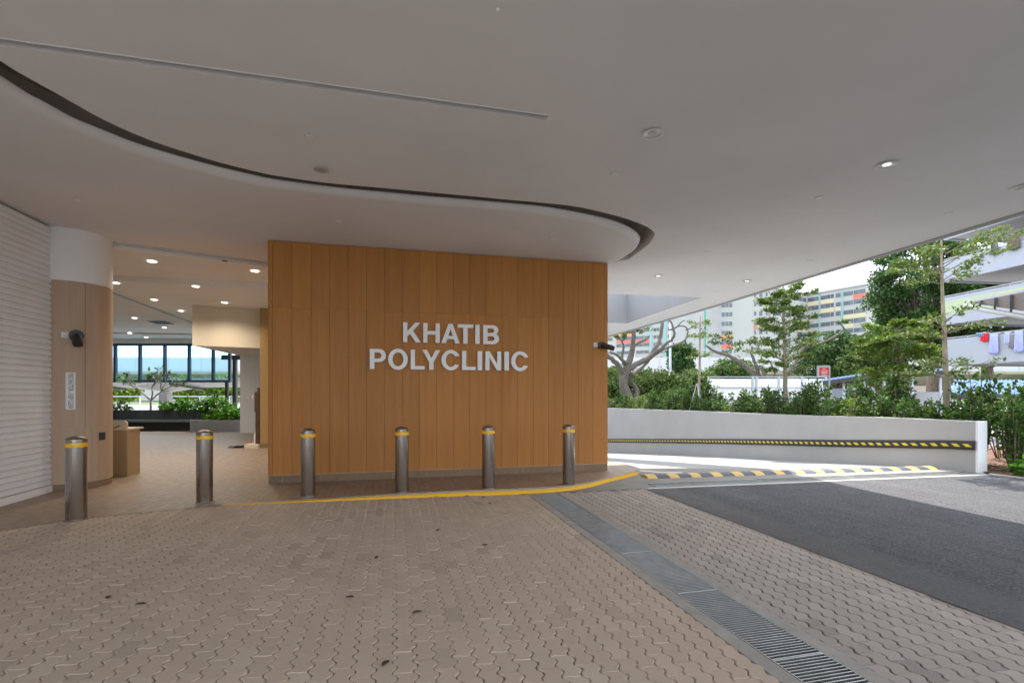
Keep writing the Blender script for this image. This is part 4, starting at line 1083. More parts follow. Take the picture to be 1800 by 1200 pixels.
mb = MB(); mb.lathe((px-0.16,py+0.3,0.004),[(0.06,0),(0.065,0.02),(0.065,0.32),(0.04,0.42),(0.02,0.46),(0.02,0.5)],'sign_white',16); mb.build('body', btl, smooth='auto').matrix_parent_inverse = inv

# ================================================================ RETAINING WALL
rw = thing('retaining_wall', 'long curved white retaining wall beside the ramp, ending in a square pillar', 'wall', (9.3, 9.9, -0.1)); inv = Matrix.Translation(-Vector(rw.location))
wb = wall_base; n = len(wb); inn = [(p[0],p[1]) for p in wb]; outw = offset(inn, -0.24)
def ztop(i): t_ = i/(n-1); return 0.945-0.03*sm(t_*2)-0.30*max(0,(t_-0.2))
mb = MB()
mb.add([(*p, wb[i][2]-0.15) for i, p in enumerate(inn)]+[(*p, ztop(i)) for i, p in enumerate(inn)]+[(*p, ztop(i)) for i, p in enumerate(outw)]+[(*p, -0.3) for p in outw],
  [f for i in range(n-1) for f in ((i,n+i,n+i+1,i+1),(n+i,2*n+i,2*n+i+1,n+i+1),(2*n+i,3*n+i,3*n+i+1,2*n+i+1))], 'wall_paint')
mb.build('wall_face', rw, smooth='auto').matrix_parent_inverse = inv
d0 = Vector((inn[1][0]-inn[0][0], inn[1][1]-inn[0][1], 0)).normalized(); n0 = Vector((d0.y, -d0.x, 0))
pp = Vector((*inn[0],0))
mb = MB(); pl_ = [pp-n0*0.012-d0*0.03, pp+n0*0.252-d0*0.03, pp+n0*0.252+d0*0.01, pp-n0*0.012+d0*0.01]
prism(mb, [(p.x,p.y) for p in pl_], -0.15, 0.955, 'white_paint'); mb.build('end_pillar', rw).matrix_parent_inverse = inv
# rubber bumper strip with chevrons
mb = MB()
zb0 = []; s_acc = [0]
for i in range(n):
    t_ = i/(n-1)
    Yp = wb[i][1]; up_ = (wb[i][0]/Yp)*F+CX
    # strip height follows the ramp
    vt_ = 773+0*t_
    zb0.append(None)
def band_z(i):
    Yp = wb[i][1]; u_ = wb[i][0]/Yp*F+CX
    pts_ = [(1068,774.0),(1238,775.0),(1460,778.3),(1580,780.3),(1714,780.9)]
    vv = pts_[0][1]
    for p, q in zip(pts_, pts_[1:]):
        if p[0] <= u_ <= q[0]: vv = p[1]+(q[1]-p[1])*(u_-p[0])/(q[0]-p[0])
    if u_ > 1714: vv = 780.9
    return EYE-(vv-HV)*Yp/F
prof = [(0.0,-0.095),(0.030,-0.09),(0.045,-0.06),(0.045,0.06),(0.030,0.09),(0.0,0.095)]
offs = [offset(inn, d) for d, _ in prof]
zc_ = [band_z(i) for i in range(n)]
zc_ = [sum(zc_[max(0,i-2):i+3])/len(zc_[max(0,i-2):i+3]) for i in range(n)]
K = len(prof)
mb.add([(*offs[k][i], zc_[i]+prof[k][1]) for k in range(K) for i in range(n)], [(k*n+i, k*n+i+1, (k+1)*n+i+1, (k+1)*n+i) for k in range(K-1) for i in range(n-1)], 'bumper_rubber')
mb.build('rubber_bumper', rw, smooth='auto').matrix_parent_inverse = inv
# chevrons
o3 = offset(inn, 0.047); cum = [0]
for p, q in zip(o3, o3[1:]): cum.append(cum[-1]+math.hypot(q[0]-p[0], q[1]-p[1]))
def at(s, zoff):
    for i in range(n-1):
        if cum[i] <= s <= cum[i+1]:
            f_ = (s-cum[i])/(cum[i+1]-cum[i]); return (o3[i][0]+(o3[i+1][0]-o3[i][0])*f_, o3[i][1]+(o3[i+1][1]-o3[i][1])*f_, zc_[i]+(zc_[i+1]-zc_[i])*f_+zoff)
    return None
mb = MB(); s = 0.05
while s < cum[-1]-0.3:
    q = [at(s,-0.03), at(s+0.105,-0.03), at(s+0.175,0.03), at(s+0.07,0.03)]
    if all(q): mb.add(q, [(0,1,2,3)], 'bumper_yellow')
    s += 0.205
mb.build('yellow_stripes', rw).matrix_parent_inverse = inv

# white block far behind on the left of ramp
wbk = thing('low_wall', 'low white block wall seen just past the right end of the timber wall', 'wall', (5.0,29.5,0)); inv=Matrix.Translation(-Vector(wbk.location))
mb = MB(); xa, _, z1_ = D(1050,704,29); xb = (1090-CX)/F*29; mb.box(xa-3, xb, 28.8, 29.3, -0.2, z1_, 'white_paint'); mb.build('block', wbk).matrix_parent_inverse = inv
mb = MB(); mb.box(xb, xb+6.0, 29.6, 29.9, -0.2, EYE-(714-HV)*29.6/F, 'wall_paint'); mb.build('coping', wbk).matrix_parent_inverse = inv

# ================================================================ VEGETATION
def leaf_mesh(cen, size, mat, up_bias=0.4, asp=0.5, name='foliage', fold=0.25, sd=0.25, parent=None, dirs=None):
    """cen (n,3) array; each leaf a folded diamond of two quads/tris"""
    n = len(cen); cen = np.asarray(cen, float)
    d = rng.normal(size=(n,3)) if dirs is None else dirs+rng.normal(size=(n,3))*0.5
    d /= np.linalg.norm(d,axis=1,keepdims=True)
    nr = rng.normal(size=(n,3)); nr[:,2] += up_bias*3
    nr -= d*(nr*d).sum(1,keepdims=True); nr /= np.linalg.norm(nr,axis=1,keepdims=True)
    sd_ = np.cross(d, nr); s = (size*(1+rng.normal(size=n)*sd)).clip(size*0.4, size*1.8)[:,None]
    b = cen; t_ = cen+d*s; m1 = cen+d*s*0.35; m2 = cen+d*s*0.72
    w = s*asp/2
    V = np.stack([b, m1+sd_*w+nr*w*fold, m2+sd_*w*0.85+nr*w*fold, t_, m2-sd_*w*0.85+nr*w*fold, m1-sd_*w+nr*w*fold], 1).reshape(-1,3)
    idx = np.arange(n)*6
    Fq = np.concatenate([np.stack([idx, idx+1, idx+2, idx+3],1), np.stack([idx, idx+3, idx+4, idx+5],1)])
    me = bpy.data.meshes.new(name)
    me.vertices.add(len(V)); me.vertices.foreach_set('co', V.ravel())
    me.loops.add(Fq.size); me.loops.foreach_set('vertex_index', Fq.ravel().astype(np.int32))
    me.polygons.add(len(Fq)); me.polygons.foreach_set('loop_start', (np.arange(len(Fq))*4).astype(np.int32))
    me.materials.append(M[mat]); me.update(calc_edges=True); me.validate()
    o = bpy.data.objects.new(name, me); COL.objects.link(o)
    if parent: o.parent = parent
    return o
# --- clusia-like shrubs
def make_shrub(h, r, nst, mat, leaf, dens=1.0, f0=0.2):
    t_ = thing('shrub', '', 'shrub'); mb = MB(); C = []; Dd = []
    for i in range(nst):
        an = rng.uniform(0, 6.28); rr_ = r*rng.uniform(0.1, 1.0); hh_ = h*rng.uniform(0.72, 1.0)*(1-0.15*(rr_/r))
        p0 = np.array([rr_*0.3*math.cos(an), rr_*0.3*math.sin(an), 0]); p2 = np.array([rr_*math.cos(an), rr_*math.sin(an), hh_])
        pm = (p0+p2)/2+np.array([rr_*0.15*math.cos(an), rr_*0.15*math.sin(an), 0])+rng.normal(size=3)*0.03
        pts_ = catmull([tuple(p0), tuple(pm), tuple(p2)], 4)
        mb.tube(pts_, [0.011*(1-0.6*k/8)+0.002 for k in range(9)], 'bark_brown', 5)
        A_ = np.array(pts_)
        nl = int(36*dens*hh_/2)
        for k in range(nl):
            f_ = f0+(1-f0)*rng.uniform(0.0, 1.0)**0.7; j = f_*(len(A_)-1); i0 = int(min(j, len(A_)-2)); c = A_[i0]+(A_[i0+1]-A_[i0])*(j-i0)
            dv = rng.normal(size=3)*np.array([1,1,0.35]); dv /= np.linalg.norm(dv); c = c+dv*rng.uniform(0.01,0.13)*(1.15-f_*0.5)
            for q in range(2):
                C.append(c+rng.normal(size=3)*0.02); Dd.append(dv+np.array([0,0,0.55]))
    mb.build('stems', t_, smooth=True)
    leaf_mesh(C, leaf, mat, 0.25, 0.55, 'foliage', parent=t_, dirs=np.array(Dd)); return t_
sp = [make_shrub(1.95, 0.42, 26, 'leaf_shrub', 0.082), make_shrub(1.7, 0.45, 24, 'leaf_shrub', 0.078), make_shrub(1.85, 0.40, 24, 'leaf_shrub', 0.085), make_shrub(1.35, 0.40, 22, 'leaf_young', 0.065), make_shrub(1.6, 0.42, 24, 'leaf_shrub', 0.09), make_shrub(2.0, 0.42, 9, 'leaf_shrub', 0.095, 0.8, 0.45), make_shrub(1.7, 0.40, 8, 'leaf_young', 0.085, 0.8, 0.4)]
used = [False]*len(sp)
def place_shrub(k, x, y, z, s, rz, label, group):
    o = sp[k] if not used[k] else copy_tree(sp[k]); used[k] = True
    o.location = (x,y,z); o.scale = (s,s,s*rng.uniform(0.93,1.07)); o.rotation_euler = (0,0,rz); o['label'] = label; o['group'] = group
    return o
hw = offset(inn, -0.75); cumw = [0]
for p, q in zip(hw, hw[1:]): cumw.append(cumw[-1]+math.hypot(q[0]-p[0], q[1]-p[1]))
def along(off, s):
    hh_ = offset(inn, -off)
    for i in range(n-1):
        if cumw[i] <= s <= cumw[i+1]:
            f_ = (s-cumw[i])/(cumw[i+1]-cumw[i]); return (hh_[i][0]+(hh_[i+1][0]-hh_[i][0])*f_, hh_[i][1]+(hh_[i+1][1]-hh_[i][1])*f_)
HG = 'hedge shrubs behind the retaining wall'
i = 0; seqs = []
for row, off, gap in ((0, 0.60, 0.66), (1, 1.30, 0.86)):
    s = -0.2+row*0.35
    while s < cumw[-1]:
        ss = max(0.0, min(cumw[-1]-0.01, s+rng.normal()*0.06)); p = along(off+rng.normal()*0.08, ss)
        if s < 0: p = (p[0]+0.1, p[1]-0.25+row*0.1)
        ff = ss/cumw[-1]
        kk = [0,1,2,4,2,3,4,1,0][i % 9]; i += 1
        if ff > 0.72 and i % 3: kk = 3
        sc = rng.choice([0.74,0.84,0.92,1.0,1.1])*(1.0 if row == 0 else 1.02)
        if kk == 3: sc *= 1.15
        seqs.append((kk, p[0], p[1], -0.06, sc, rng.uniform(0,6.28), row, ff)); s += gap
hl_lab = 'bushy green shrub in the hedge row along the top of the retaining wall'
tot = len(seqs)
for (kk, x, y, zb, sc, rz, row, ff) in seqs:
    place_shrub(kk, x, y, zb, sc, rz, hl_lab, HG)
# shrubs right of the pillar
SG = 'shrubs on the soil bed right of the pillar'
for j, (x, y, kk, sc) in enumerate([(10.35,10.0,6,0.95),(10.9,10.4,5,1.0),(10.5,11.0,5,1.08),(11.3,9.8,6,1.05),(11.6,10.9,5,1.05),(12.2,10.3,5,1.1),(9.95,10.6,5,0.95),(12.6,11.3,5,1.15),(11.9,11.9,6,1.2),(13.2,10.8,5,1.1)]):
    place_shrub(kk, x, y, -0.06, sc, j*1.3, 'tall leafy shrub with thin stems on the soil bed right of the white pillar', SG)
# low broad-leaf ground plants
def low_plant(x, y, r, label):
    t_ = thing('ground_plant', label, 'plant', (x,y,-0.05), 'low plants at the asphalt edge'); C = []; Dd = []
    for q in range(150):
        an = rng.uniform(0,6.28); rr_ = r*math.sqrt(rng.uniform()); C.append((rr_*math.cos(an), rr_*math.sin(an), rng.uniform(0.04,0.36)*(1-0.4*rr_/r))); Dd.append((math.cos(an),math.sin(an),0.1))
    leaf_mesh(C, 0.12, 'leaf_planter', 0.8, 0.55, 'foliage', parent=t_, dirs=np.array(Dd))
    mb = MB()
    for q in range(8): mb.tube([(0,0,0),(r*0.5*math.cos(q),r*0.5*math.sin(q),0.2)],0.006,'bark_brown',5)
    mb.build('stems', t_)
low_plant(9.75,9.25,0.2,'small low plant just right of the white pillar'); low_plant(10.15,8.85,0.38,'broad leaved low plant with yellow tips at the right edge near the asphalt'); low_plant(10.75,8.95,0.4,'broad leaved low plant at the right frame edge behind another low plant')
# litter stones/leaf litter as stuff
mb = MB()
for q in range(420):
    x = rng.uniform(9.6,13); y = rng.uniform(8.3,11.5)
    if y < 9.05-(x-9.6)*0.45+0.1: continue
    s_ = rng.uniform(0.012,0.045); a_ = rng.uniform(0,6.28); c, s2_ = math.cos(a_)*s_, math.sin(a_)*s_
    mb.add([(x-c,y-s2_,-0.055),(x+s2_*0.5,y-c*0.5,-0.05+s_*0.3),(x+c,y+s2_,-0.053),(x-s2_*0.5,y+c*0.5,-0.048+s_*0.2)], [(0,1,2,3)], ['dead_leaf','timber_dark','edge_concrete','wood_counter'][q%4])
tag(mb.build('leaf_litter'), 'scattered brown leaf litter and pebbles on the soil right of the pillar', 'leaf litter', kind='stuff')

# --- slim layered young trees
def slim_tree(x, y, z0, H, lean, levels, r0, leafm, leafs, label, stakes=True, dens=1.0, barkm='bark_pale'):
    t_ = thing('young_tree', label, 'tree', (x,y,z0)); mb = MB()
    tp = [(0,0,0),(lean[0]*0.25,lean[1]*0.25,H*0.25),(lean[0]*0.6+0.02,lean[1]*0.6,H*0.5),(lean[0]*0.85,lean[1]*0.85,H*0.76),(lean[0],lean[1],H)]
    tp = catmull(tp, 6); nT = len(tp); mb.tube(tp, [r0*(1-0.8*k/(nT-1)) for k in range(nT)], barkm, 10)
    C = []; Dd = []; 
    def tpt(z):
        for p, q in zip(tp, tp[1:]):
            if p[2] <= z <= q[2]: f_ = (z-p[2])/(q[2]-p[2]); return np.array([p[j]+(q[j]-p[j])*f_ for j in range(3)])
        return np.array(tp[-1])
    for (zl, rad, nb, dn, *rest) in levels:
        ph = rng.uniform(0,6.28)
        for b in range(nb):
            an = ph+b*6.28/nb+rng.normal()*0.25; ln_ = rad*rng.uniform(0.65,1.1); c0 = tpt(zl+rng.normal()*0.08)
            if rest and not (rest[0] is None):
                ln_ *= 1+0.5*math.cos(an-rest[0])
            rise = ln_*rng.uniform(0.12,0.42)
            e = c0+np.array([math.cos(an)*ln_, math.sin(an)*ln_, rise]); m_ = (c0+e)/2+np.array([0,0,ln_*rng.uniform(0.02,0.10)])
            bp = catmull([tuple(c0),tuple(m_),tuple(e)],4); mb.tube(bp,[max(0.003,r0*0.15*(1-0.8*k/8)) for k in range(9)],'bark_brown',5)
            BP = np.array(bp)
            for sidx in range(3,9):
                for sg_ in (-1,1):
                    if rng.uniform() < 0.25: continue
                    a2 = an+sg_*rng.uniform(0.5,1.1); l2 = ln_*rng.uniform(0.18,0.38)*(1.2-sidx/12); s0_ = BP[sidx]; s1_ = s0_+np.array([math.cos(a2)*l2, math.sin(a2)*l2, l2*rng.uniform(-0.05,0.35)])
                    mb.tube([tuple(s0_),tuple(s1_)],[0.004,0.002],'bark_brown',4)
                    for q in range(int(19*dn*dens)):
                        f_ = rng.uniform(0.2,1.1); C.append(s0_+(s1_-s0_)*f_+rng.normal(size=3)*np.array([0.055,0.055,0.035])); Dd.append((s1_-s0_)/l2+np.array([0,0,0.1]))
    mb.build('trunk', t_, smooth=True)
    if C: leaf_mesh(C, leafs, leafm, 0.7, 0.5, 'crown', parent=t_, dirs=np.array(Dd))
    if stakes:
        for j, an in enumerate((0.5, 2.6, 4.7)):
            mb = MB(); mb.tube([(0.55*math.cos(an),0.55*math.sin(an),0.0),(0.03*math.cos(an),0.03*math.sin(an),stakes)],0.016,'pole_gray',8); mb.build('stake', t_, smooth=True)
    return t_
x, y = (1667-CX)/F*11.6, 11.6
slim_tree(x, y, -0.06, 5.35, (-0.17,0.0), [(4.95,1.0,5,1.0),(4.45,1.25,7,1.3),(4.25,0.9,4,1.0),(2.95,0.95,6,0.55),(3.05,0.8,3,0.6),(1.95,0.9,6,0.28),(2.15,0.7,4,0.5)], 0.082, 'leaf_slim', 0.068, 'slim young tree with pale trunk standing nearest the white pillar behind the wall', stakes=1.85)
x, y = (1382-CX)/F*16.5, 16.5
slim_tree(x, y, -0.06, 5.6, (-0.08,0.05), [(5.1,0.7,5,1.5),(4.7,0.85,6,1.7),(4.35,0.6,5,1.5),(3.9,1.05,6,1.7),(3.6,0.9,6,1.7),(3.1,1.0,6,1.5),(2.6,1.15,6,1.4),(2.2,0.8,5,1.1)], 0.10, 'leaf_slim', 0.08, 'slim layered young tree in the middle of the hedge, left of the red sign', stakes=1.9)
x, y = (1226-CX)/F*21, 21.0
slim_tree(x, y, -0.06, 4.9, (0.12,0), [(4.4,0.55,4,0.5),(3.9,0.6,4,0.4),(3.1,0.6,4,0.5),(2.3,0.5,4,0.35)], 0.085, 'leaf_slim', 0.08, 'thin sparse young tree with pale trunk at the left part of the hedge', stakes=2.0)
x, y = (1578-CX)/F*14.2, 14.2
slim_tree(x, y, -0.06, 3.75, (0.08,0.1), [(3.4,0.75,6,1.5),(3.1,0.95,7,1.7),(2.75,1.1,7,1.7),(2.4,1.15,7,1.5),(2.0,1.0,6,1.3)], 0.055, 'leaf_young', 0.085, 'small bright green bushy tree left of the pale trunked one', stakes=1.7, dens=1.3, barkm='bark_brown')

# --- frangipani in the lobby planter
x, y = (265-CX)/F*20.35, 20.35
ft = thing('frangipani_tree', 'small bare branched tree in front of the blue glazing', 'tree', (x,y,0.5)); mb = MB(); C = []
def br(p, d, l, r, dep):
    e = p+d*l; m_ = p+d*l*0.5+rng.normal(size=3)*l*0.05; mb.tube([tuple(p),tuple(m_),tuple(e)],[r,r*0.9,r*0.8],'bark_gray',7)
    if dep == 0:
        if rng.uniform() < 0.5:
            for q in range(9): C.append(e+rng.normal(size=3)*0.07)
        return
    for q in range(2 if rng.uniform() < 0.65 else 3):
        nd = d+rng.normal(size=3)*np.array([0.62,0.3,0.3])+np.array([0,0,0.22]); nd /= np.linalg.norm(nd); br(e, nd, l*rng.uniform(0.66,0.86), r*0.72, dep-1)
mb.tube([(0,0,0),(0.0,0,0.5),(0.02,0,0.75)],[0.05,0.045,0.042],'bark_gray',8)
for q in (-0.9,0.05,0.85): 
    nd = np.array([q,0.1*q,0.8]); nd /= np.linalg.norm(nd); br(np.array([0.02,0,0.72]), nd, 0.55, 0.034, 3)
mb.build('trunk', ft, smooth=True); leaf_mesh(C, 0.17, 'leaf_mid', 0.5, 0.38, 'leaves', parent=ft)
# planter foliage
def clump(name, label, cat, cx_, cy_, z0, rx, ry, h, nl, leaf, mat, group=None, ns=10):
    t_ = thing(name, label, cat, (cx_,cy_,z0), group); C = []; Dd = []; mb = MB()
    for q in range(ns):
        an = rng.uniform(0,6.28); mb.tube([(0,0,0),(rx*0.4*math.cos(an),ry*0.4*math.sin(an),h*0.5),(rx*0.8*math.cos(an),ry*0.8*math.sin(an),h*0.85)],0.008,'bark_brown',5)
    for q in range(nl):
        v = rng.normal(size=3); v /= np.linalg.norm(v); f_ = rng.uniform(0.45,1.0); v[2] = abs(v[2]); C.append((v[0]*rx*f_, v[1]*ry*f_, v[2]*h*f_+0.03)); Dd.append((v[0],v[1],-0.15))
    mb.build('stems', t_); leaf_mesh(C, leaf, mat, 0.8, 0.5, 'foliage', parent=t_, dirs=np.array(Dd))
clump('planter_shrub','bright green leafy plant spilling over the rounded grey planter','plant',-11.45,19.9,0.4,1.0,0.55,0.6,700,0.17,'leaf_planter')
clump('planter_shrub','taller green plant behind the bench, right of the small bare tree','plant',(330-CX)/F*20.3,20.3,0.75,1.25,0.4,0.55,600,0.18,'leaf_planter')
clump('planter_shrub','tall green plant standing behind the rounded planter by the dark post','plant',(378-CX)/F*20.2,20.25,0.7,0.7,0.4,0.75,420,0.18,'leaf_planter')
clump('planter_shrub','sparse green plant beside the column edge behind the bench','plant',(208-CX)/F*20.3,20.3,0.75,0.55,0.3,0.45,110,0.2,'leaf_dark')

# --- generic crown trees
def crown_tree(name, label, x, y, z0, H, crown, r0, mat, nclump, nleaf, leaf, group=None, crad=(0.5,0.9), trunkm='bark_brown', fork=0.35):
    """crown = (cz, rx, ry, rz): ellipsoid; leaf clumps spread through its volume with gaps"""
    t_ = thing(name, label, 'tree', (x,y,z0), group); mb = MB(); cz, rx, ry, rz_ = crown
    mb.tube([(0,0,0),(0.1,0,H*fork*0.6),(0,0.05,H*fork)],[r0,r0*0.8,r0*0.7],trunkm,9)
    C = []
    for c in range(nclump):
        v = rng.normal(size=3); v /= np.linalg.norm(v); f_ = rng.uniform(0.35,1.0)**0.6
        e = np.array([v[0]*rx*f_, v[1]*ry*f_, cz+v[2]*rz_*f_]); cr = rng.uniform(*crad)
        s0_ = np.array([0,0.05,H*fork*rng.uniform(0.85,1.0)]); m_ = (s0_*0.5+e*0.5)+np.array([0,0,-rz_*0.08])
        mb.tube([tuple(s0_),tuple(m_),tuple(e)],[r0*0.13,r0*0.07,0.01],trunkm,5)
        nl = int(nleaf*rng.uniform(0.6,1.3)); w = rng.normal(size=(nl,3)); w /= np.linalg.norm(w,axis=1,keepdims=True); w *= (rng.uniform(0,1,(nl,1))**0.45)*cr; w[:,2] *= 0.6
        C.append(e+w)
    mb.build('trunk', t_, smooth=True); leaf_mesh(np.concatenate(C), leaf, mat, 0.4, 0.55, 'crown', parent=t_); return t_
TG = 'trees beyond the hedge'
def ct_px(name, label, u, vtop, vbot, Y, wpx, mat, nclump, nleaf, leaf, z0=-0.1, crad=(0.5,0.9)):
    x = (u-CX)/F*Y; zt2 = EYE+(HV-vtop)*Y/F; zb2 = EYE+(HV-vbot)*Y/F; rx = wpx/2*Y/F
    return crown_tree(name, label, x, Y, z0, zt2, ((zt2+zb2)/2-z0, rx*0.88, rx*0.8, (zt2-zb2)/2*0.9), 0.04*(zt2)+0.04, mat, nclump, int(nleaf*1.5), leaf, TG, crad)
ct_px('broadleaf_tree','large dark green tree rising beside the white corridor block',1642,395,640,41,235,'leaf_dark',210,150,0.24,crad=(0.6,1.1))
ct_px('broadleaf_tree','dark dense tree low behind the corridor block, right of the slim trunk',1735,470,650,40,190,'leaf_dark',90,120,0.25,crad=(0.8,1.4))
ct_px('broadleaf_tree','dense mid green tree mass directly behind the red sign',1470,585,680,34,150,'leaf_dark',90,110,0.20,crad=(0.6,1.0))
ct_px('broadleaf_tree','bushy green tree between the layered slim tree and the bright bushy tree',1545,575,680,30,120,'leaf_mid',70,110,0.18,crad=(0.5,0.9))
ct_px('broadleaf_tree','rounded pale green tree behind the fence in the middle of the view',1285,632,680,36,80,'leaf_mid',45,110,0.18)
ct_px('broadleaf_tree','small dark conical tree standing against the white blank building wall',1197,600,660,52,50,'leaf_dark',40,120,0.28,crad=(0.5,0.9))
ct_px('broadleaf_tree','bushy green tree below the viaduct, right of the big bare branched tree',1168,655,712,31,90,'leaf_mid',60,120,0.17)
ct_px('broadleaf_tree','bushy tree behind the grey lamp post at the left part of the hedge',1222,648,708,32,65,'leaf_mid',40,110,0.17)
ct_px('broadleaf_tree','loose green bush at the end of the timber wall, left of the thick trunk',1082,640,712,34,70,'leaf_mid',50,100,0.18)
ct_px('broadleaf_tree','green climber bush growing behind the thick grey trunk',1122,652,700,33,45,'leaf_mid',24,100,0.16)

# --- two old spreading trees with hand drawn limbs
def limb_tree(name, label, Y, limbs, leaf_spots, mat, group=None, leaf=0.2, base=None):
    bx, by = base; t_ = thing(name, label, 'tree', (bx,by,-0.1), group); mb = MB()
    for li in limbs:
        pts_ = []; rad = []
        for (u, v, dy, wpx) in li:
            YY = Y+dy; p = D(u, v, YY); pts_.append((p[0]-bx, p[1]-by, p[2]+0.1)); rad.append(wpx/2*YY/F)
        cp = catmull(pts_, 4); rr_ = []
        for i in range(len(rad)-1): rr_ += [rad[i]+(rad[i+1]-rad[i])*k/4 for k in range(4)]
        rr_.append(rad[-1]); cp = [(p[0]+rng.normal()*0.015, p[1]+rng.normal()*0.015, p[2]+rng.normal()*0.015) for p in cp]
        mb.tube(cp, rr_, 'bark_old', 9)
    mb.build('trunk', t_, smooth=True); C = []
    for (u, v, dy, ru, rv, nl) in leaf_spots:
        YY = Y+dy; p = np.array(D(u, v, YY)); nl = int(nl); w = rng.normal(size=(nl,3)); w /= np.linalg.norm(w,axis=1,keepdims=True); w *= rng.uniform(0,1,(nl,1))**0.5
        # sub-clumps for gaps
        k_ = rng.normal(size=(max(3,nl//25),3))*0.45; pick = rng.integers(0,len(k_),nl)
        q = k_[pick]+w*0.33
        C.append(p-np.array([bx,by,-0.1])+q*np.array([ru*YY/F, ru*YY/F*0.8, rv*YY/F]))
    leaf_mesh(np.concatenate(C), leaf, mat, 0.6, 0.5, 'crown', parent=t_)
Y1 = 30
b1 = D(1106,730,Y1)
limb_tree('old_rain_tree','thick old tree with bare spreading branches just right of the timber wall',Y1,[
 [(1104,740,0,26),(1104,705,0,23),(1096,675,0,15),(1100,652,0,14),(1108,630,0,11),(1114,600,-0.3,8),(1113,575,-0.5,7),(1115,555,-0.6,5)],
 [(1110,715,0,16),(1120,690,0.3,9),(1110,670,0.4,7),(1106,655,0.3,6)],
 [(1101,652,0,11),(1118,640,0.4,10),(1140,628,0.8,9),(1152,612,1.0,8),(1160,596,1.2,6),(1163,575,1.3,6),(1165,555,1.5,4)],
 [(1140,630,0.8,8),(1160,614,0.4,6),(1176,600,0.2,5),(1185,590,0.0,4.5),(1182,572,-0.2,3.5),(1176,560,-0.3,3)],
 [(1110,660,0.3,9),(1130,645,1.0,6),(1145,628,1.2,5),(1170,612,1.3,4.5),(1195,603,1.4,4),(1207,592,1.5,3),(1207,576,1.5,2.5),(1195,573,1.5,2.5),(1180,580,1.4,2)],
 [(1176,580,0,2.5),(1190,574,0,2.5),(1197,566,0,2),(1204,563,0,1.5)],
 [(1205,580,1.5,2.5),(1218,574,1.6,2),(1230,567,1.7,1.5)],
 [(1097,660,0,9),(1086,642,-0.3,9),(1072,628,-0.5,8),(1058,616,-0.6,6)],
 [(1100,645,0,8),(1094,630,0.2,5),(1096,608,0.3,4),(1090,596,0.4,3),(1078,590,0.4,2)],
 [(1102,640,0,7),(1088,626,-0.8,5),(1072,618,-1,4)],
 [(1107,640,0.4,6),(1108,618,0.8,5),(1120,604,1.0,5),(1134,597,1.2,4),(1142,590,1.3,2.5)],
 [(1112,585,-0.4,3),(1100,580,-0.5,2),(1092,585,-0.6,1.5)],[(1094,600,0.4,3),(1100,590,0.4,2),(1092,582,0.5,1.5)]],
 [(1120,583,-0.3,18,7,120),(1095,590,0,16,6,110),(1142,578,1,16,5,60),(1085,662,0.5,16,22,260),(1112,668,0.6,12,14,140),(1098,700,0.2,14,10,130),(1240,585,1.6,14,6,50),(1078,582,0.3,14,5,70)], 'leaf_mid', None, 0.15, (b1[0],b1[1]))
Y2 = 30
b2 = D(1350,740,Y2)
limb_tree('old_rain_tree','old tree with dark arching branches spreading behind the middle of the hedge',Y2,[
 [(1352,740,0,16),(1350,700,0,14),(1338,668,0,11),(1318,650,0.2,9),(1300,636,0.4,7),(1278,624,0.5,6),(1255,617,0.6,4.5),(1240,606,0.7,3)],
 [(1336,666,0,8),(1330,645,-0.3,6),(1322,625,-0.4,4.5),(1322,608,-0.4,3)],
 [(1345,680,0,8),(1342,655,-0.8,5),(1328,640,-1,4)],
 [(1352,700,0,11),(1378,665,0.5,8),(1402,630,0.8,7),(1412,612,1,6),(1440,604,1.2,5),(1470,590,1.2,4),(1484,578,1.3,3)],
 [(1405,625,0.8,4),(1420,604,0.6,3),(1438,598,0.5,2)],
 [(1484,578,1.3,2.5),(1476,568,1.3,2),(1462,565,1.3,1.5)],
 [(1350,690,0,6),(1362,660,-1,4),(1356,640,-1.2,3)]],
 [(1262,600,0.6,22,9,230),(1290,608,0.4,22,9,240),(1322,600,-0.3,20,9,240),(1275,588,0.6,16,6,100),(1345,620,-0.8,18,10,200),(1440,592,1.1,26,8,200),(1480,566,1.3,18,6,110),(1420,602,0.6,16,8,140),(1345,650,-0.6,14,9,120)], 'leaf_mid', None, 0.14, (b2[0],b2[1]))

# ================================================================ STREET THINGS
# lamp post
x, y, _ = D(1178,700,40)
lp = thing('lamp_post','slim pale grey lamp post rising above the hedge in front of the viaduct','lamp post',(x,y,0)); mb = MB()
mb.tube([(0,0,0),(0,0,3.0),(0,0,EYE+(HV-560)*40/F)],[0.13,0.11,0.07],'pole_gray',12); mb.build('pole', lp, smooth=True)
mb = MB(); zt3 = EYE+(HV-560)*40/F; mb.tube([(0,0,zt3-0.2),(-0.3,0,zt3+0.3),(-1.0,-0.1,zt3+0.5)],[0.05,0.045,0.04],'pole_gray',8); mb.box(-1.6,-1.0,-0.25,0.05,zt3+0.42,zt3+0.55,'rail_metal'); mb.build('lamp_arm', lp)
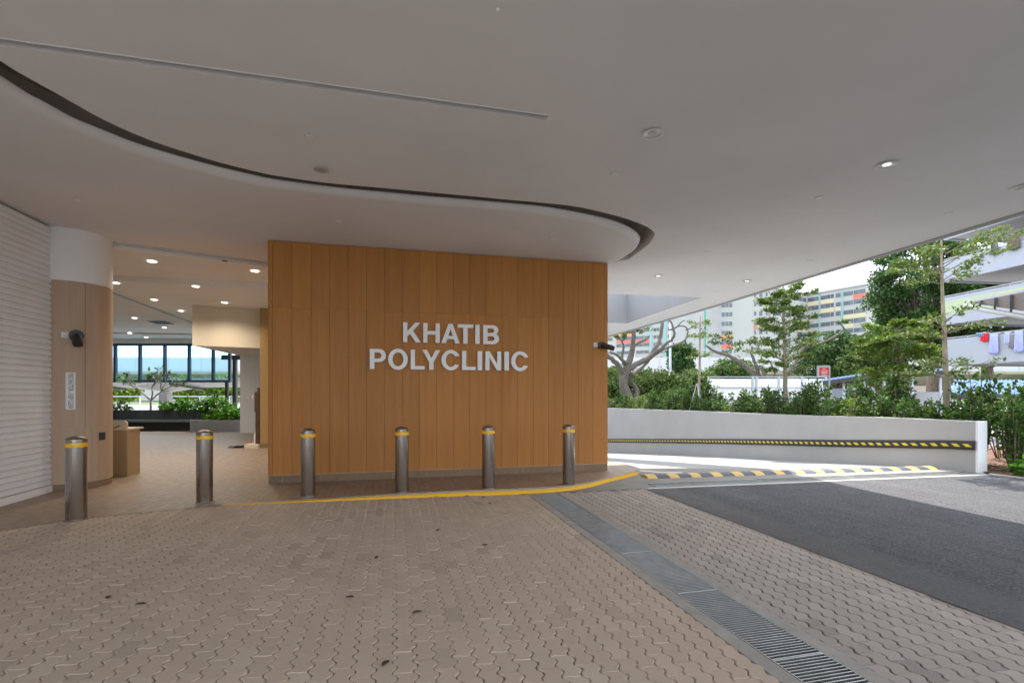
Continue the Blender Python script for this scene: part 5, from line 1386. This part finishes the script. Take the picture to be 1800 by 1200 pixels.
# viaduct
vd = thing('viaduct','pale concrete railway viaduct crossing behind the trees with white parapet','viaduct',(0,60,0)); Yv = 60; kk = Yv/F
zp1, zp0, zg0 = EYE+(HV-628)*kk, EYE+(HV-653)*kk, EYE+(HV-677)*kk
mb = MB(); mb.box(-90, 90, Yv, Yv+0.3, zp0, zp1, 'viaduct_parapet'); mb.box(-90,90,Yv+8.7,Yv+9,zp0,zp1,'viaduct_parapet'); mb.build('parapet', vd, loc=(0,-60,0))
mb = MB(); 
vs = []
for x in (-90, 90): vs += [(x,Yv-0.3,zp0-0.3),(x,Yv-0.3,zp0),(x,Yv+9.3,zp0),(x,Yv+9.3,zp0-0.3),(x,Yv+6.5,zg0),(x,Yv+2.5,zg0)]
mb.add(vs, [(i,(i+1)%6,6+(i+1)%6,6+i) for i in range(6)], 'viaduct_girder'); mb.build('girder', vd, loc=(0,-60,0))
for xx in (-64,-42,-21, D(1133,700,62)[0], D(1213,700,62)[0]+9, 52, 76):
    mb = MB(); mb.tube([(xx,Yv+4.5,0),(xx,Yv+4.5,zg0-0.9)],1.0,'viaduct_pier',16); mb.box(xx-1.6,xx+1.6,Yv+2.2,Yv+6.8,zg0-0.9,zg0-0.002,'viaduct_pier'); mb.build('pier', vd, loc=(0,-60,0), smooth='auto')
mb = MB()
for i in range(61):
    xx = -90+i*3; mb.box(xx-0.03,xx+0.03,Yv+0.1,Yv+0.16,zp1,zp1+1.0,'pole_gray')
mb.box(-90,90,Yv+0.11,Yv+0.15,zp1+0.95,zp1+1.0,'pole_gray'); mb.build('railing', vd, loc=(0,-60,0))
mb = MB()
for i in range(46):
    xx = -90+i*4; mb.box(xx-0.03,xx+0.03,Yv-0.03,Yv-0.001,zp0+0.02,zp1,'pole_gray')
mb.build('parapet_joint', vd, loc=(0,-60,0))
# fence
fn = thing('fence','grey metal framed panel fence behind the hedge in the middle','fence',D(1340,692,24)); inv = Matrix.Translation(-Vector(fn.location))
fx = [(u-CX)/F*24 for u in (1245,1323,1330,1369,1410,1452)]; zt4 = EYE+(HV-661)*24/F
for x in fx:
    mb = MB(); mb.box(x-0.035,x+0.035,23.96,24.03,-0.1,zt4,'pole_gray'); mb.build('post', fn).matrix_parent_inverse = inv
for z in (zt4-0.03, zt4-0.55, 1.2, 0.4):
    mb = MB(); mb.box(fx[0],fx[-1],23.975,24.015,z-0.02,z+0.02,'pole_gray'); mb.build('rail', fn).matrix_parent_inverse = inv
mb = MB(); mb.box(fx[0]+0.05,fx[-1]-0.05,24.03,24.045,0.1,zt4-0.12,'white_paint'); mb.build('panel', fn).matrix_parent_inverse = inv
# red sign
rs = thing('notice_board','red framed notice board with white lines standing above the hedge','sign',D(1448,692,17)); inv = Matrix.Translation(-Vector(rs.location)); Ys = 17.0
def sx(u): return (u-CX)/F*Ys
def sz(v): return EYE+(HV-v)*Ys/F
for u in (1437,1458):
    mb = MB(); mb.box(sx(u)-0.018,sx(u)+0.018,Ys-0.02,Ys+0.02,-0.1,sz(642.5),'pole_gray'); mb.build('post', rs).matrix_parent_inverse = inv
mb = MB(); mb.box(sx(1437),sx(1458),Ys-0.018,Ys+0.018,sz(643.6),sz(642.2),'pole_gray'); mb.box(sx(1438),sx(1457),Ys-0.006,Ys+0.006,sz(643.7),sz(661.5),'rail_metal'); mb.build('frame', rs).matrix_parent_inverse = inv
mb = MB(); mb.box(sx(1440),sx(1456.6),Ys-0.014,Ys-0.007,sz(645.5),sz(660.5),'sign_red'); mb.build('board', rs).matrix_parent_inverse = inv
mb = MB()
for v, u0, u1 in ((648,1445,1451.5),(651.4,1442.5,1454.5),(653.8,1444,1453),(655.6,1442.3,1455),(657.6,1445.5,1451.5),(659.4,1443,1454.5)):
    u = u0
    while u < u1:
        w_ = min(rng.uniform(0.8,1.9), u1-u); mb.box(sx(u),sx(u+w_*0.8),Ys-0.016,Ys-0.0141,sz(v+0.45),sz(v-0.45),'sign_white'); u += w_
mb.build('text_lines', rs).matrix_parent_inverse = inv
# vans
def van(label, x, y, rz, Lg=4.8, H=2.25, W=1.9, col='car_blue'):
    t_ = thing('van', label, 'van', (x,y,-0.1), 'pale blue vehicles parked behind the hedge', rz)
    side = [(-Lg/2,0.35),(-Lg/2,0.9),(-Lg/2+0.12,1.15),(-Lg/2+0.95,1.35),(-Lg/2+1.55,H-0.1),(-Lg/2+2.0,H),(Lg/2-0.4,H),(Lg/2-0.1,H-0.12),(Lg/2,1.2),(Lg/2,0.35)]
    mb = MB(); n = len(side)
    def inn_(z): return 0.13*max(0,(z-1.1))/(H-1.1)
    vs = [(x_, -W/2+inn_(z), z) for x_, z in side]+[(x_, W/2-inn_(z), z) for x_, z in side]
    mb.add(vs, [tuple(range(n)), tuple(range(n,2*n))[::-1]]+[(i,n+i,n+(i+1)%n,(i+1)%n) for i in range(n)], col)
    ob = mb.build('body', t_); bv = ob.modifiers.new('bevel','BEVEL'); bv.width = 0.06; bv.segments = 3; bv.limit_method = 'ANGLE'
    for s_ in (-1,1):
        for (xa, xb, xc, xd) in ((-Lg/2+1.15,-Lg/2+1.6,-Lg/2+2.3,-Lg/2+2.3),(-Lg/2+2.42,-Lg/2+2.42,Lg/2-1.3,Lg/2-1.3),(Lg/2-1.2,Lg/2-1.2,Lg/2-0.35,Lg/2-0.25)):
            z0_, z1_ = 1.32, H-0.3; yy = lambda z: s_*(W/2-inn_(z)+0.006)
            mb = MB(); mb.add([(xa,yy(z0_),z0_),(xd if xd>xa else xa,yy(z0_),z0_),(xc,yy(z1_),z1_),(xb,yy(z1_),z1_)], [(0,1,2,3)], 'car_glass'); mb.build('side_window', t_)
    mb = MB(); mb.add([(-Lg/2+0.98,-W/2+0.16,1.40),(-Lg/2+0.98,W/2-0.16,1.40),(-Lg/2+1.49,W/2-0.22,H-0.18),(-Lg/2+1.49,-W/2+0.22,H-0.18)], [(0,1,2,3)], 'car_glass')
    for i_ in range(4): mb.v[i_] = (mb.v[i_][0]-0.02, mb.v[i_][1], mb.v[i_][2]+0.015)
    mb.build('windscreen', t_)
    for xx in (-Lg/2+0.85, Lg/2-0.95):
        for s_ in (-1,1):
            mb = MB(); mb.tube([(xx,s_*(W/2-0.22),0.33),(xx,s_*(W/2+0.01),0.33)],0.33,'tyre_rubber',20); w_ = mb.build('wheel', t_, smooth='auto')
            mb = MB(); mb.tube([(xx,s_*(W/2-0.1),0.33),(xx,s_*(W/2+0.02),0.33)],0.2,'rail_metal',14); mb.build('rim', w_, smooth='auto')
    for s_ in (-1,1):
        mb = MB(); mb.box(-Lg/2-0.015,-Lg/2+0.05,s_*0.7-0.14,s_*0.7+0.14,0.75,0.92,'sign_white'); mb.build('headlight', t_)

def shelter(label, pts4, ridge_n, wallm=None):
    """pts4: front-left, front-right, back-right, back-left world points of a low pitched blue roof"""
    P = [Vector(p) for p in pts4]; c = thing('shelter', label, 'shelter', tuple((P[0]+P[1])/2), 'low blue roofed shelters behind the hedge'); iv = Matrix.Translation(-Vector(c.location))
    mb = MB(); nx = ridge_n*4; vs = []
    for k_ in range(2):
        for i in range(nx+1):
            a_ = P[0]+(P[1]-P[0])*i/nx; b_ = P[3]+(P[2]-P[3])*i/nx; h_ = 0.03*(1 if i%4 in (1,2) else 0)-0.05*k_
            vs += [a_+Vector((0,0,h_)), b_+Vector((0,0,h_))]
    m_ = (nx+1)*2
    mb.add([tuple(v) for v in vs], [f for i in range(nx) for f in ((i*2,i*2+2,i*2+3,i*2+1),(m_+i*2,m_+i*2+1,m_+i*2+3,m_+i*2+2),(i*2,m_+i*2,m_+i*2+2,i*2+2))], 'car_blue'); mb.build('roof', c).matrix_parent_inverse = iv
    mb = MB(); mb.beam(tuple(P[0]-Vector((0,0.03,0.10))),tuple(P[1]-Vector((0,0.03,0.10))),0.05,0.16,'dark_metal'); mb.build('fascia', c).matrix_parent_inverse = iv
    for q in (P[0]*0.95+P[1]*0.05, P[0]*0.5+P[1]*0.5, P[0]*0.05+P[1]*0.95):
        mb = MB(); mb.tube([(q.x,q.y+0.1,-0.1),(q.x,q.y+0.1,q.z-0.06)],0.05,'pole_gray',8); mb.build('post', c, smooth=True).matrix_parent_inverse = iv
    if wallm:
        mb = MB(); A_,B_ = P[3]-Vector((0,0.3,0)), P[2]-Vector((0,0.3,0)); mb.add([(A_.x,A_.y,-0.1),(B_.x,B_.y,-0.1),(B_.x,B_.y,wallm[0]),(A_.x,A_.y,wallm[0])],[(0,1,2,3)],wallm[1]); mb.build('back_panel', c).matrix_parent_inverse = iv
shelter('low blue roofed shelter behind the red notice board', [D(1446,669,19.5), D(1526,657,19.5), D(1530,655,23), D(1456,666,23)], 10, (1.75,'hdb_blue_white'))
shelter('low blue roofed shelter behind the small bright green tree', [D(1552,661,21.5), D(1662,650,21.5), D(1660,647,25), D(1560,658,25)], 14, (1.6,'hdb_gray'))
shelter('blue ridged shelter roof at the right edge, behind the shrubs by the pillar', [(D(1672,692,16.3)), (D(1850,692,16.3)), (D(1840,668,19)), (D(1676,668,19))], 22, None)
# right hand corridor block
cb_ = thing('corridor_block','white housing block with open corridors and hanging laundry at the right edge','building',(29,33,0)); inv = Matrix.Translation(-Vector(cb_.location))
fd = Vector((0.126,-0.992,0)); fo = Vector((0.992,0.126,0)); P0 = Vector((29.0,33.0,0)); LB = 26
def ft_(s,o,z): q = P0+fd*s+fo*o; return (q.x,q.y,z)
bands = [(3.38,5.12,'hdb_blue_white'),(6.12,7.93,'hdb_blue_white'),(8.98,10.40,'hdb_blue_white'),(11.8,12.2,'hdb_blue_white')]
for i, (z0_, z1_, m) in enumerate(bands):
    mb = MB(); mb.box(0,LB,0,0.15,z0_,z1_,m,ft_); mb.box(0,0.15,0.15,9,z0_ if i<3 else z0_,z0_+0.35 if i<3 else z1_,m,ft_)
    if i == 1: mb.box(0.0,LB,-0.006,-0.002,z0_+0.62,z1_-0.25,'hdb_green',ft_)
    pr = mb.build('parapet', cb_); pr.matrix_parent_inverse = inv
    if i == 1: pr['label'] = 'parapet with a pale green band'
    mb = MB(); mb.box(0.15,LB,0.15,9,z0_+0.1,z0_+0.32,'hdb_gray',ft_); mb.build('floor_slab', cb_).matrix_parent_inverse = inv
    if i < 3:
        mb = MB(); mb.box(0,LB,0.02,0.08,z1_+0.06,z1_+0.12,'hdb_gray',ft_)
        s_ = 1.5
        while s_ < LB: mb.box(s_,s_+0.05,0.03,0.07,z1_,z1_+0.06,'hdb_gray',ft_); s_ += 2.4
        mb.build('handrail', cb_).matrix_parent_inverse = inv
        mb = MB(); s_ = 2.9
        zz = z0_+0.75
        for r_ in range(7): mb.box(0.3,LB,-0.004,0.0,z0_+0.62+r_*0.16,z0_+0.63+r_*0.16,'hdb_gray',ft_) if i != 1 else None
        if i != 1: mb.build('facing_lines', cb_).matrix_parent_inverse = inv
        mb = MB()
        for s_ in (3.0, 9, 15, 21): mb.box(s_,s_+0.09,-0.012,-0.007,z1_-0.95,z1_-0.12,'hdb_gray',ft_)
        mb.build('drain_slot', cb_).matrix_parent_inverse = inv
mb = MB(); mb.box(3.6,LB,2.0,9,0,11.9,'hdb_gray',ft_); mb.build('wall', cb_).matrix_parent_inverse = inv
for z0_ in (3.6,6.4,9.3):
    for s_ in (5.2, 9.0, 13.0):
        mb = MB(); mb.box(s_,s_+0.95,1.96,1.998,z0_+0.1,z0_+2.1,'hdb_white',ft_); mb.build('door', cb_).matrix_parent_inverse = inv
mb = MB(); mb.box(LB-0.4,LB,0.2,2,0,12,'hdb_white',ft_); mb.build('end_column', cb_).matrix_parent_inverse = inv
# laundry
def cloth(label, u0, u1, vt0, vb0, m, Yc=None, folds=5):
    # hangs over the corridor parapet: plane of the facade
    def onf(u, v):
        k_ = (u-CX)/F; s_ = (k_*P0.y-P0.x)/(fd.x-k_*fd.y); q = P0+fd*s_; return s_, EYE+(HV-v)*q.y/F
    s0_, za_ = onf(u0, vt0); s1_, _ = onf(u1, vt0); _, zb_2 = onf((u0+u1)/2, vb0)
    c = thing('laundry', label, 'laundry', ft_((s0_+s1_)/2,-0.1,za_), 'clothes hanging on the corridor parapets'); inv2 = Matrix.Translation(-Vector(c.location))
    mb = MB(); nx, nz = 16, 8; vs = []
    for j in range(nz+1):
        for i in range(nx+1):
            fx_ = i/nx; fz = j/nz
            vs.append(ft_(s0_+(s1_-s0_)*(0.5+(fx_-0.5)*(0.82+0.18*fz)), -0.10-0.05*math.sin(fx_*folds*6.28+j*0.15)*(0.3+fz)-0.02, za_+(zb_2-za_)*fz+0.04*math.sin(fx_*7+1)*fz))
    for k_ in range(2):
        off_ = len(mb.v)
    mb.add(vs, [(j*(nx+1)+i,j*(nx+1)+i+1,(j+1)*(nx+1)+i+1,(j+1)*(nx+1)+i) for j in range(nz) for i in range(nx)], m)
    o = mb.build('garment', c, smooth=True); o.matrix_parent_inverse = inv2; sl = o.modifiers.new('thick','SOLIDIFY'); sl.thickness = 0.012
    mb = MB(); mb.beam(ft_(s0_-0.05 if s0_<s1_ else s1_-0.05,-0.08,za_+0.03), ft_(s1_+0.05 if s0_<s1_ else s0_+0.05,-0.08,za_+0.03), 0.03, 0.03, 'rail_metal'); mb.build('hanging_rod', c).matrix_parent_inverse = inv2
cloth('dark patterned cloth hanging on the upper parapet',1744,1758.5,427,448,'cloth_pattern')
cloth('olive brown cloth hanging on the upper parapet at the right edge',1773,1797,416,439,'cloth_olive')
cloth('small blue patterned cloth lying over the lower parapet',1719,1734,586.5,591.5,'cloth_blue',folds=3)
cloth('small red cloth on the lower parapet',1727,1741,586.5,600,'cloth_red',folds=3)
cloth('long lavender garment hanging on the lower parapet, right of the small red cloth',1742,1759,588,622,'cloth_lavender')
cloth('short pale lavender garment hanging on the lower parapet',1769,1780,585,604,'cloth_lavender',folds=3)
cloth('grey garment hanging beside the large lavender one at the right edge',1777,1787,588,612,'cloth_gray',folds=3)
cloth('large lavender garment at the right edge of the lower parapet',1786,1803,583,619,'cloth_lavender')
# walkway shelter at right
ws = thing('walkway_shelter','metal walkway shelter roof on a round pipe beam at the right edge','shelter',(14,15,4.3)); inv = Matrix.Translation(-Vector(ws.location))
pS = Vector(D(1697,538.5,15.5)); pE = Vector(D(1800,556,13.6)); dS = (pE-pS)
mb = MB(); mb.tube([pS, pS+dS*1.0, pS+dS*3.0], 0.078, 'rail_metal', 18); mb.build('pipe_beam', ws, smooth='auto').matrix_parent_inverse = inv
rA = Vector(D(1703,532,15.4)); rB = Vector(D(1800,513,12.6)); dr1 = (rB-rA); rC = pS+Vector((0.05,0.0,0.12)); 
mb = MB(); vs = [rA, rA+dr1*3, pS+dS*3+Vector((0,0,0.16)), pS+Vector((0.05,0,0.14))]
top = [v+Vector((0,0,0.06)) for v in vs]
mb.add([tuple(v) for v in vs+top], [(0,1,2,3),(7,6,5,4),(0,4,5,1),(1,5,6,2),(2,6,7,3),(3,7,4,0)], 'hdb_gray'); mb.build('roof_sheet', ws).matrix_parent_inverse = inv
for i in range(1,6):
    f_ = i/6*1.6; a_ = rA+dr1*f_; b_ = pS+dS*f_+Vector((0,0,0.12)); mb = MB(); mb.beam(tuple(a_-Vector((0,0,0.04))),tuple(b_-Vector((0,0,0.02))),0.05,0.06,'dark_metal'); mb.build('rib', ws).matrix_parent_inverse = inv
mb = MB(); pb = pS+dS*2.2; mb.tube([(pb.x,pb.y,-0.1),(pb.x,pb.y,pb.z)],0.1,'rail_metal',14); mb.build('post', ws, smooth='auto').matrix_parent_inverse = inv

# ---------------------------------------------------------------- distant housing blocks
def hdb(label, uL, uR, YL, YR, vtop_L, floors, bays, m='hdb_white', depth=14, storey=2.8, cols=(), panels=(), group='distant housing blocks'):
    pL = Vector(((uL-CX)/F*YL, YL, 0)); pR = Vector(((uR-CX)/F*YR, YR, 0)); d = (pR-pL); W_ = d.length; d.normalize(); nb = Vector((-d.y, d.x, 0))
    H_ = EYE+(HV-vtop_L)*YL/F
    t_ = thing('housing_block', label, 'building', tuple(pL), group); inv2 = Matrix.Translation(-pL)
    T = lambda s,o,z: tuple(pL+d*s+nb*o+Vector((0,0,z)))
    mb = MB(); mb.box(0,W_,0,depth,0,H_,m,T); mb.box(-0.3,W_+0.3,-0.3,depth,H_,H_+0.5,m,T); mb.build('wall', t_).matrix_parent_inverse = inv2
    for (f0,f1,kind) in bays:
        for k_ in range(floors):
            z1_ = H_-1.0-k_*storey; z0_ = z1_-1.25
            if z0_ < 4: break
            mb = MB(); mb.box(W_*f0,W_*f1,-0.05,0.02,z0_,z1_,'window_dark',T)
            wd = W_*(f1-f0); nm = max(1,int(wd/0.95))
            for q in range(nm+1):
                xx = W_*f0+wd*q/nm; mb.box(xx-0.06,xx+0.06,-0.10,-0.05,z0_,z1_,'hdb_white' if kind != 'corr' else 'hdb_gray',T) if kind != 'corr' or q%3==0 else None
            mb.build('window_band', t_).matrix_parent_inverse = inv2
            pc_ = {(a_,b_):c_ for a_,b_,c_ in panels}.get(((f0,f1),k_))
            if pc_: 
                mb = MB(); mb.box(W_*f0,W_*f1,-0.12,0.02,z0_-1.35,z0_-0.05,pc_,T); mb.build('colour_panel', t_).matrix_parent_inverse = inv2
    for (f0,f1,c_) in cols:
        mb = MB(); mb.box(W_*f0,W_*f1,-0.25,0.02,0,H_-0.3,c_,T); mb.build('pilaster', t_).matrix_parent_inverse = inv2
    return t_
b1_ = [(0.02,0.20,'corr'),(0.25,0.45,'corr'),(0.50,0.66,'corr'),(0.71,0.82,'w'),(0.88,0.98,'w')]
hdb('distant block with orange, yellow and pale blue bands behind the old tree', 1050,1192,200,185,530,9,b1_,
    panels=[((0.02,0.20),3,'hdb_orange'),((0.02,0.20),4,'hdb_orange'),((0.25,0.45),4,'hdb_orange'),((0.25,0.45),5,'hdb_red'),((0.50,0.66),2,'hdb_yellow'),((0.50,0.66),3,'hdb_yellow'),((0.50,0.66),5,'hdb_red'),((0.71,0.82),2,'hdb_yellow'),((0.88,0.98),1,'hdb_yellow')], cols=((0.67,0.69,'hdb_cyan'),(0.84,0.86,'hdb_cyan')))
hdb('tall plain white end wall of a distant block with a green corner strip', 1180,1241,150,142,515,0,[], 'hdb_gray', cols=((0.97,1.0,'hdb_teal'),))
b2_ = [(0.0,0.09,'corr'),(0.12,0.42,'w'),(0.76,0.80,'w'),(0.84,0.90,'w'),(0.94,0.98,'w')]
hdb('distant white block with rows of small windows and red panels, centre left', 1242,1352,150,146,480,9,b2_,
    panels=[((0.0,0.09),2,'hdb_red'),((0.0,0.09),4,'hdb_yellow'),((0.12,0.42),1,'hdb_yellow'),((0.12,0.42),2,'hdb_yellow'),((0.12,0.42),6,'hdb_orange'),((0.12,0.42),7,'hdb_red'),((0.76,0.80),5,'hdb_red')])
hdb('white wing of a distant block behind the layered slim tree', 1352,1420,146,158,505,8,[(0.1,0.25,'w'),(0.4,0.52,'w'),(0.7,0.95,'corr')], panels=[((0.7,0.95),3,'hdb_yellow')])
b3_ = [(0.02,0.22,'corr'),(0.25,0.48,'corr'),(0.51,0.60,'w'),(0.64,0.80,'corr'),(0.80,0.99,'corr')]
hdb('distant block with yellow bands, pale blue strips and a red top panel', 1418,1523,158,143,519,7,b3_,
    panels=[((0.02,0.22),0,'hdb_yellow'),((0.25,0.48),0,'hdb_yellow'),((0.25,0.48),1,'hdb_yellow'),((0.51,0.60),1,'hdb_yellow'),((0.80,0.99),0,'hdb_red'),((0.64,0.80),2,'hdb_yellow'),((0.80,0.99),2,'hdb_yellow'),((0.64,0.80),3,'hdb_yellow')], cols=((0.615,0.63,'hdb_cyan'),(0.235,0.245,'hdb_cyan')))
hdb('part of a distant block with a green strip beside the large dark tree', 1533,1640,160,150,514,6,[(0.12,0.5,'corr'),(0.55,0.95,'corr')], panels=[((0.12,0.5),0,'hdb_red')], cols=((0.02,0.06,'hdb_teal'),))
hdb('long pale building low behind the lobby planting', -60,460,110,100,652,2,[(0.05,0.3,'corr'),(0.35,0.6,'corr'),(0.65,0.95,'corr')], panels=[((0.35,0.6),1,'hdb_yellow'),((0.65,0.95),1,'hdb_yellow')])
for u in (150,215,330,385,440):
    ct_px('broadleaf_tree', {150:'hazy green tree far left beyond the glazing',215:'green tree beyond the glazing near the column edge',330:'green tree beyond the glazing behind the planter',385:'yellow green tree beyond the glazing above the planter',440:'green tree beyond the glazing nearest the lobby wall'}[u], u, 668, 700, 46, 60, 'leaf_young', 30, 80, 0.3, crad=(0.7,1.2))
# low white wall/road barrier outside left
lw = thing('boundary_wall','low white boundary wall with rail beyond the far planting','wall',(-25,33,0)); mb = MB(); mb.box(-20,20,-0.1,0.1,-0.1,0.75,'white_paint'); mb.build('wall_face', lw)
mb = MB(); 
for i in range(21): mb.box(-20+i*2-0.03,-20+i*2+0.03,-0.03,0.03,0.75,1.35,'pole_gray')
mb.box(-20,20,-0.02,0.02,1.3,1.36,'pole_gray'); mb.build('railing', lw)
mb = MB(); mb.poly([(x,y,-0.1) for x,y in [(-60,21.3),(-9,21.3),(-5,29.6),(-30,34),(-30,60),(-120,60)]], 'pale_ground'); tag(mb.build('pavement'), kind='structure')

# dead leaves on the pavers
DL = [(765,873,'dead leaf on the kerb edge left of the drain'),(820,872,'curled dead leaf by the kerb below the fifth bollard'),(851,874,'dead leaf beside the kerb nearest the drain'),(861,885,'flat dead leaf on the paving left of the drain top'),(770,932,'dark dead leaf in the middle of the paving'),(662,980,'dead leaf on the paving left of centre'),(853,958,'small dead leaf right of centre on the paving'),(614,1050,'brown dead leaf on the paving below the third bollard'),(678,1166,'dark curled leaf near the bottom edge of the paving'),(190,1050,'long dark leaf on the paving at lower left'),(248,1062,'small dark leaf beside the long one at lower left'),(734,1076,'tiny dark leaf at lower centre of the paving')]
for u, v, lab in DL:
    x, y = G(u, v); t_ = thing('dead_leaf', lab, 'leaf', (x,y,gz(AB(x,y)[0])+0.004), 'dead leaves on the paving', rng.uniform(0,6.28)); mb = MB(); s_ = 0.030
    mb.add([(-s_*1.3,0,0.0),(-s_*0.4,-s_*0.6,0.006),(s_*0.6,-s_*0.5,0.01),(s_*1.4,0,0.003),(s_*0.5,s_*0.55,0.012),(-s_*0.5,s_*0.5,0.004),(0,0,0.001)], [(0,1,6),(1,2,6),(2,3,6),(3,4,6),(4,5,6),(5,0,6)], 'dead_leaf'); mb.build('blade', t_)

# ================================================================ LIGHT + WORLD + CAMERA
sv = Vector((0.82,2.4,4.07)).normalized()
sd = bpy.data.lights.new('sun','SUN'); sd.energy = 2.0; sd.angle = R(0.6); sd.color = (1.0,0.94,0.86)
so = bpy.data.objects.new('sun', sd); COL.objects.link(so); so.rotation_euler = sv.to_track_quat('Z','Y').to_euler(); so.location = (0,0,40)
w = bpy.data.worlds.new('World'); scene.world = w; w.use_nodes = True
nt = w.node_tree; bg = nt.nodes['Background']; sky = nt.nodes.new('ShaderNodeTexSky'); sky.sky_type = 'NISHITA'; sky.sun_disc = False
sky.sun_elevation = math.asin(sv.z); sky.sun_rotation = math.atan2(sv.x, sv.y); sky.dust_density = 3.0; sky.air_density = 1.0
# bright thin cloud cover over the blue
tc = nt.nodes.new('ShaderNodeTexCoord'); nz = nt.nodes.new('ShaderNodeTexNoise'); nz.inputs['Scale'].default_value = 2.2; nz.inputs['Detail'].default_value = 5
nt.links.new(tc.outputs['Generated'], nz.inputs['Vector'])
rp = nt.nodes.new('ShaderNodeValToRGB'); rp.color_ramp.elements[0].position = 0.3; rp.color_ramp.elements[0].color = (0.72,)*3+(1,); rp.color_ramp.elements[1].position = 0.7; rp.color_ramp.elements[1].color = (0.95,)*3+(1,)
nt.links.new(nz.outputs['Fac'], rp.inputs[0])
mx = nt.nodes.new('ShaderNodeMix'); mx.data_type = 'RGBA'; nt.links.new(rp.outputs[0], mx.inputs[0]); nt.links.new(sky.outputs[0], mx.inputs[6]); mx.inputs[7].default_value = (6.9,7.5,8.4,1)
nt.links.new(mx.outputs[2], bg.inputs[0]); bg.inputs[1].default_value = 0.10
cam = bpy.data.cameras.new('camera'); co_ = bpy.data.objects.new('camera', cam); COL.objects.link(co_); scene.camera = co_
co_.location = (0,0,EYE); co_.rotation_euler = (R(90),0,0); cam.sensor_width = 36; cam.lens = F/1800*36; cam.shift_y = (HV-600)/1800
cam.clip_start = 0.05; cam.clip_end = 2000
vs_ = scene.view_settings; vs_.view_transform = 'Standard'; vs_.look = 'None'; vs_.gamma = 1; vs_.exposure = 2.02; vs_.use_curve_mapping = False
scene.cycles.max_bounces = 10; scene.cycles.diffuse_bounces = 6; scene.cycles.transparent_max_bounces = 12
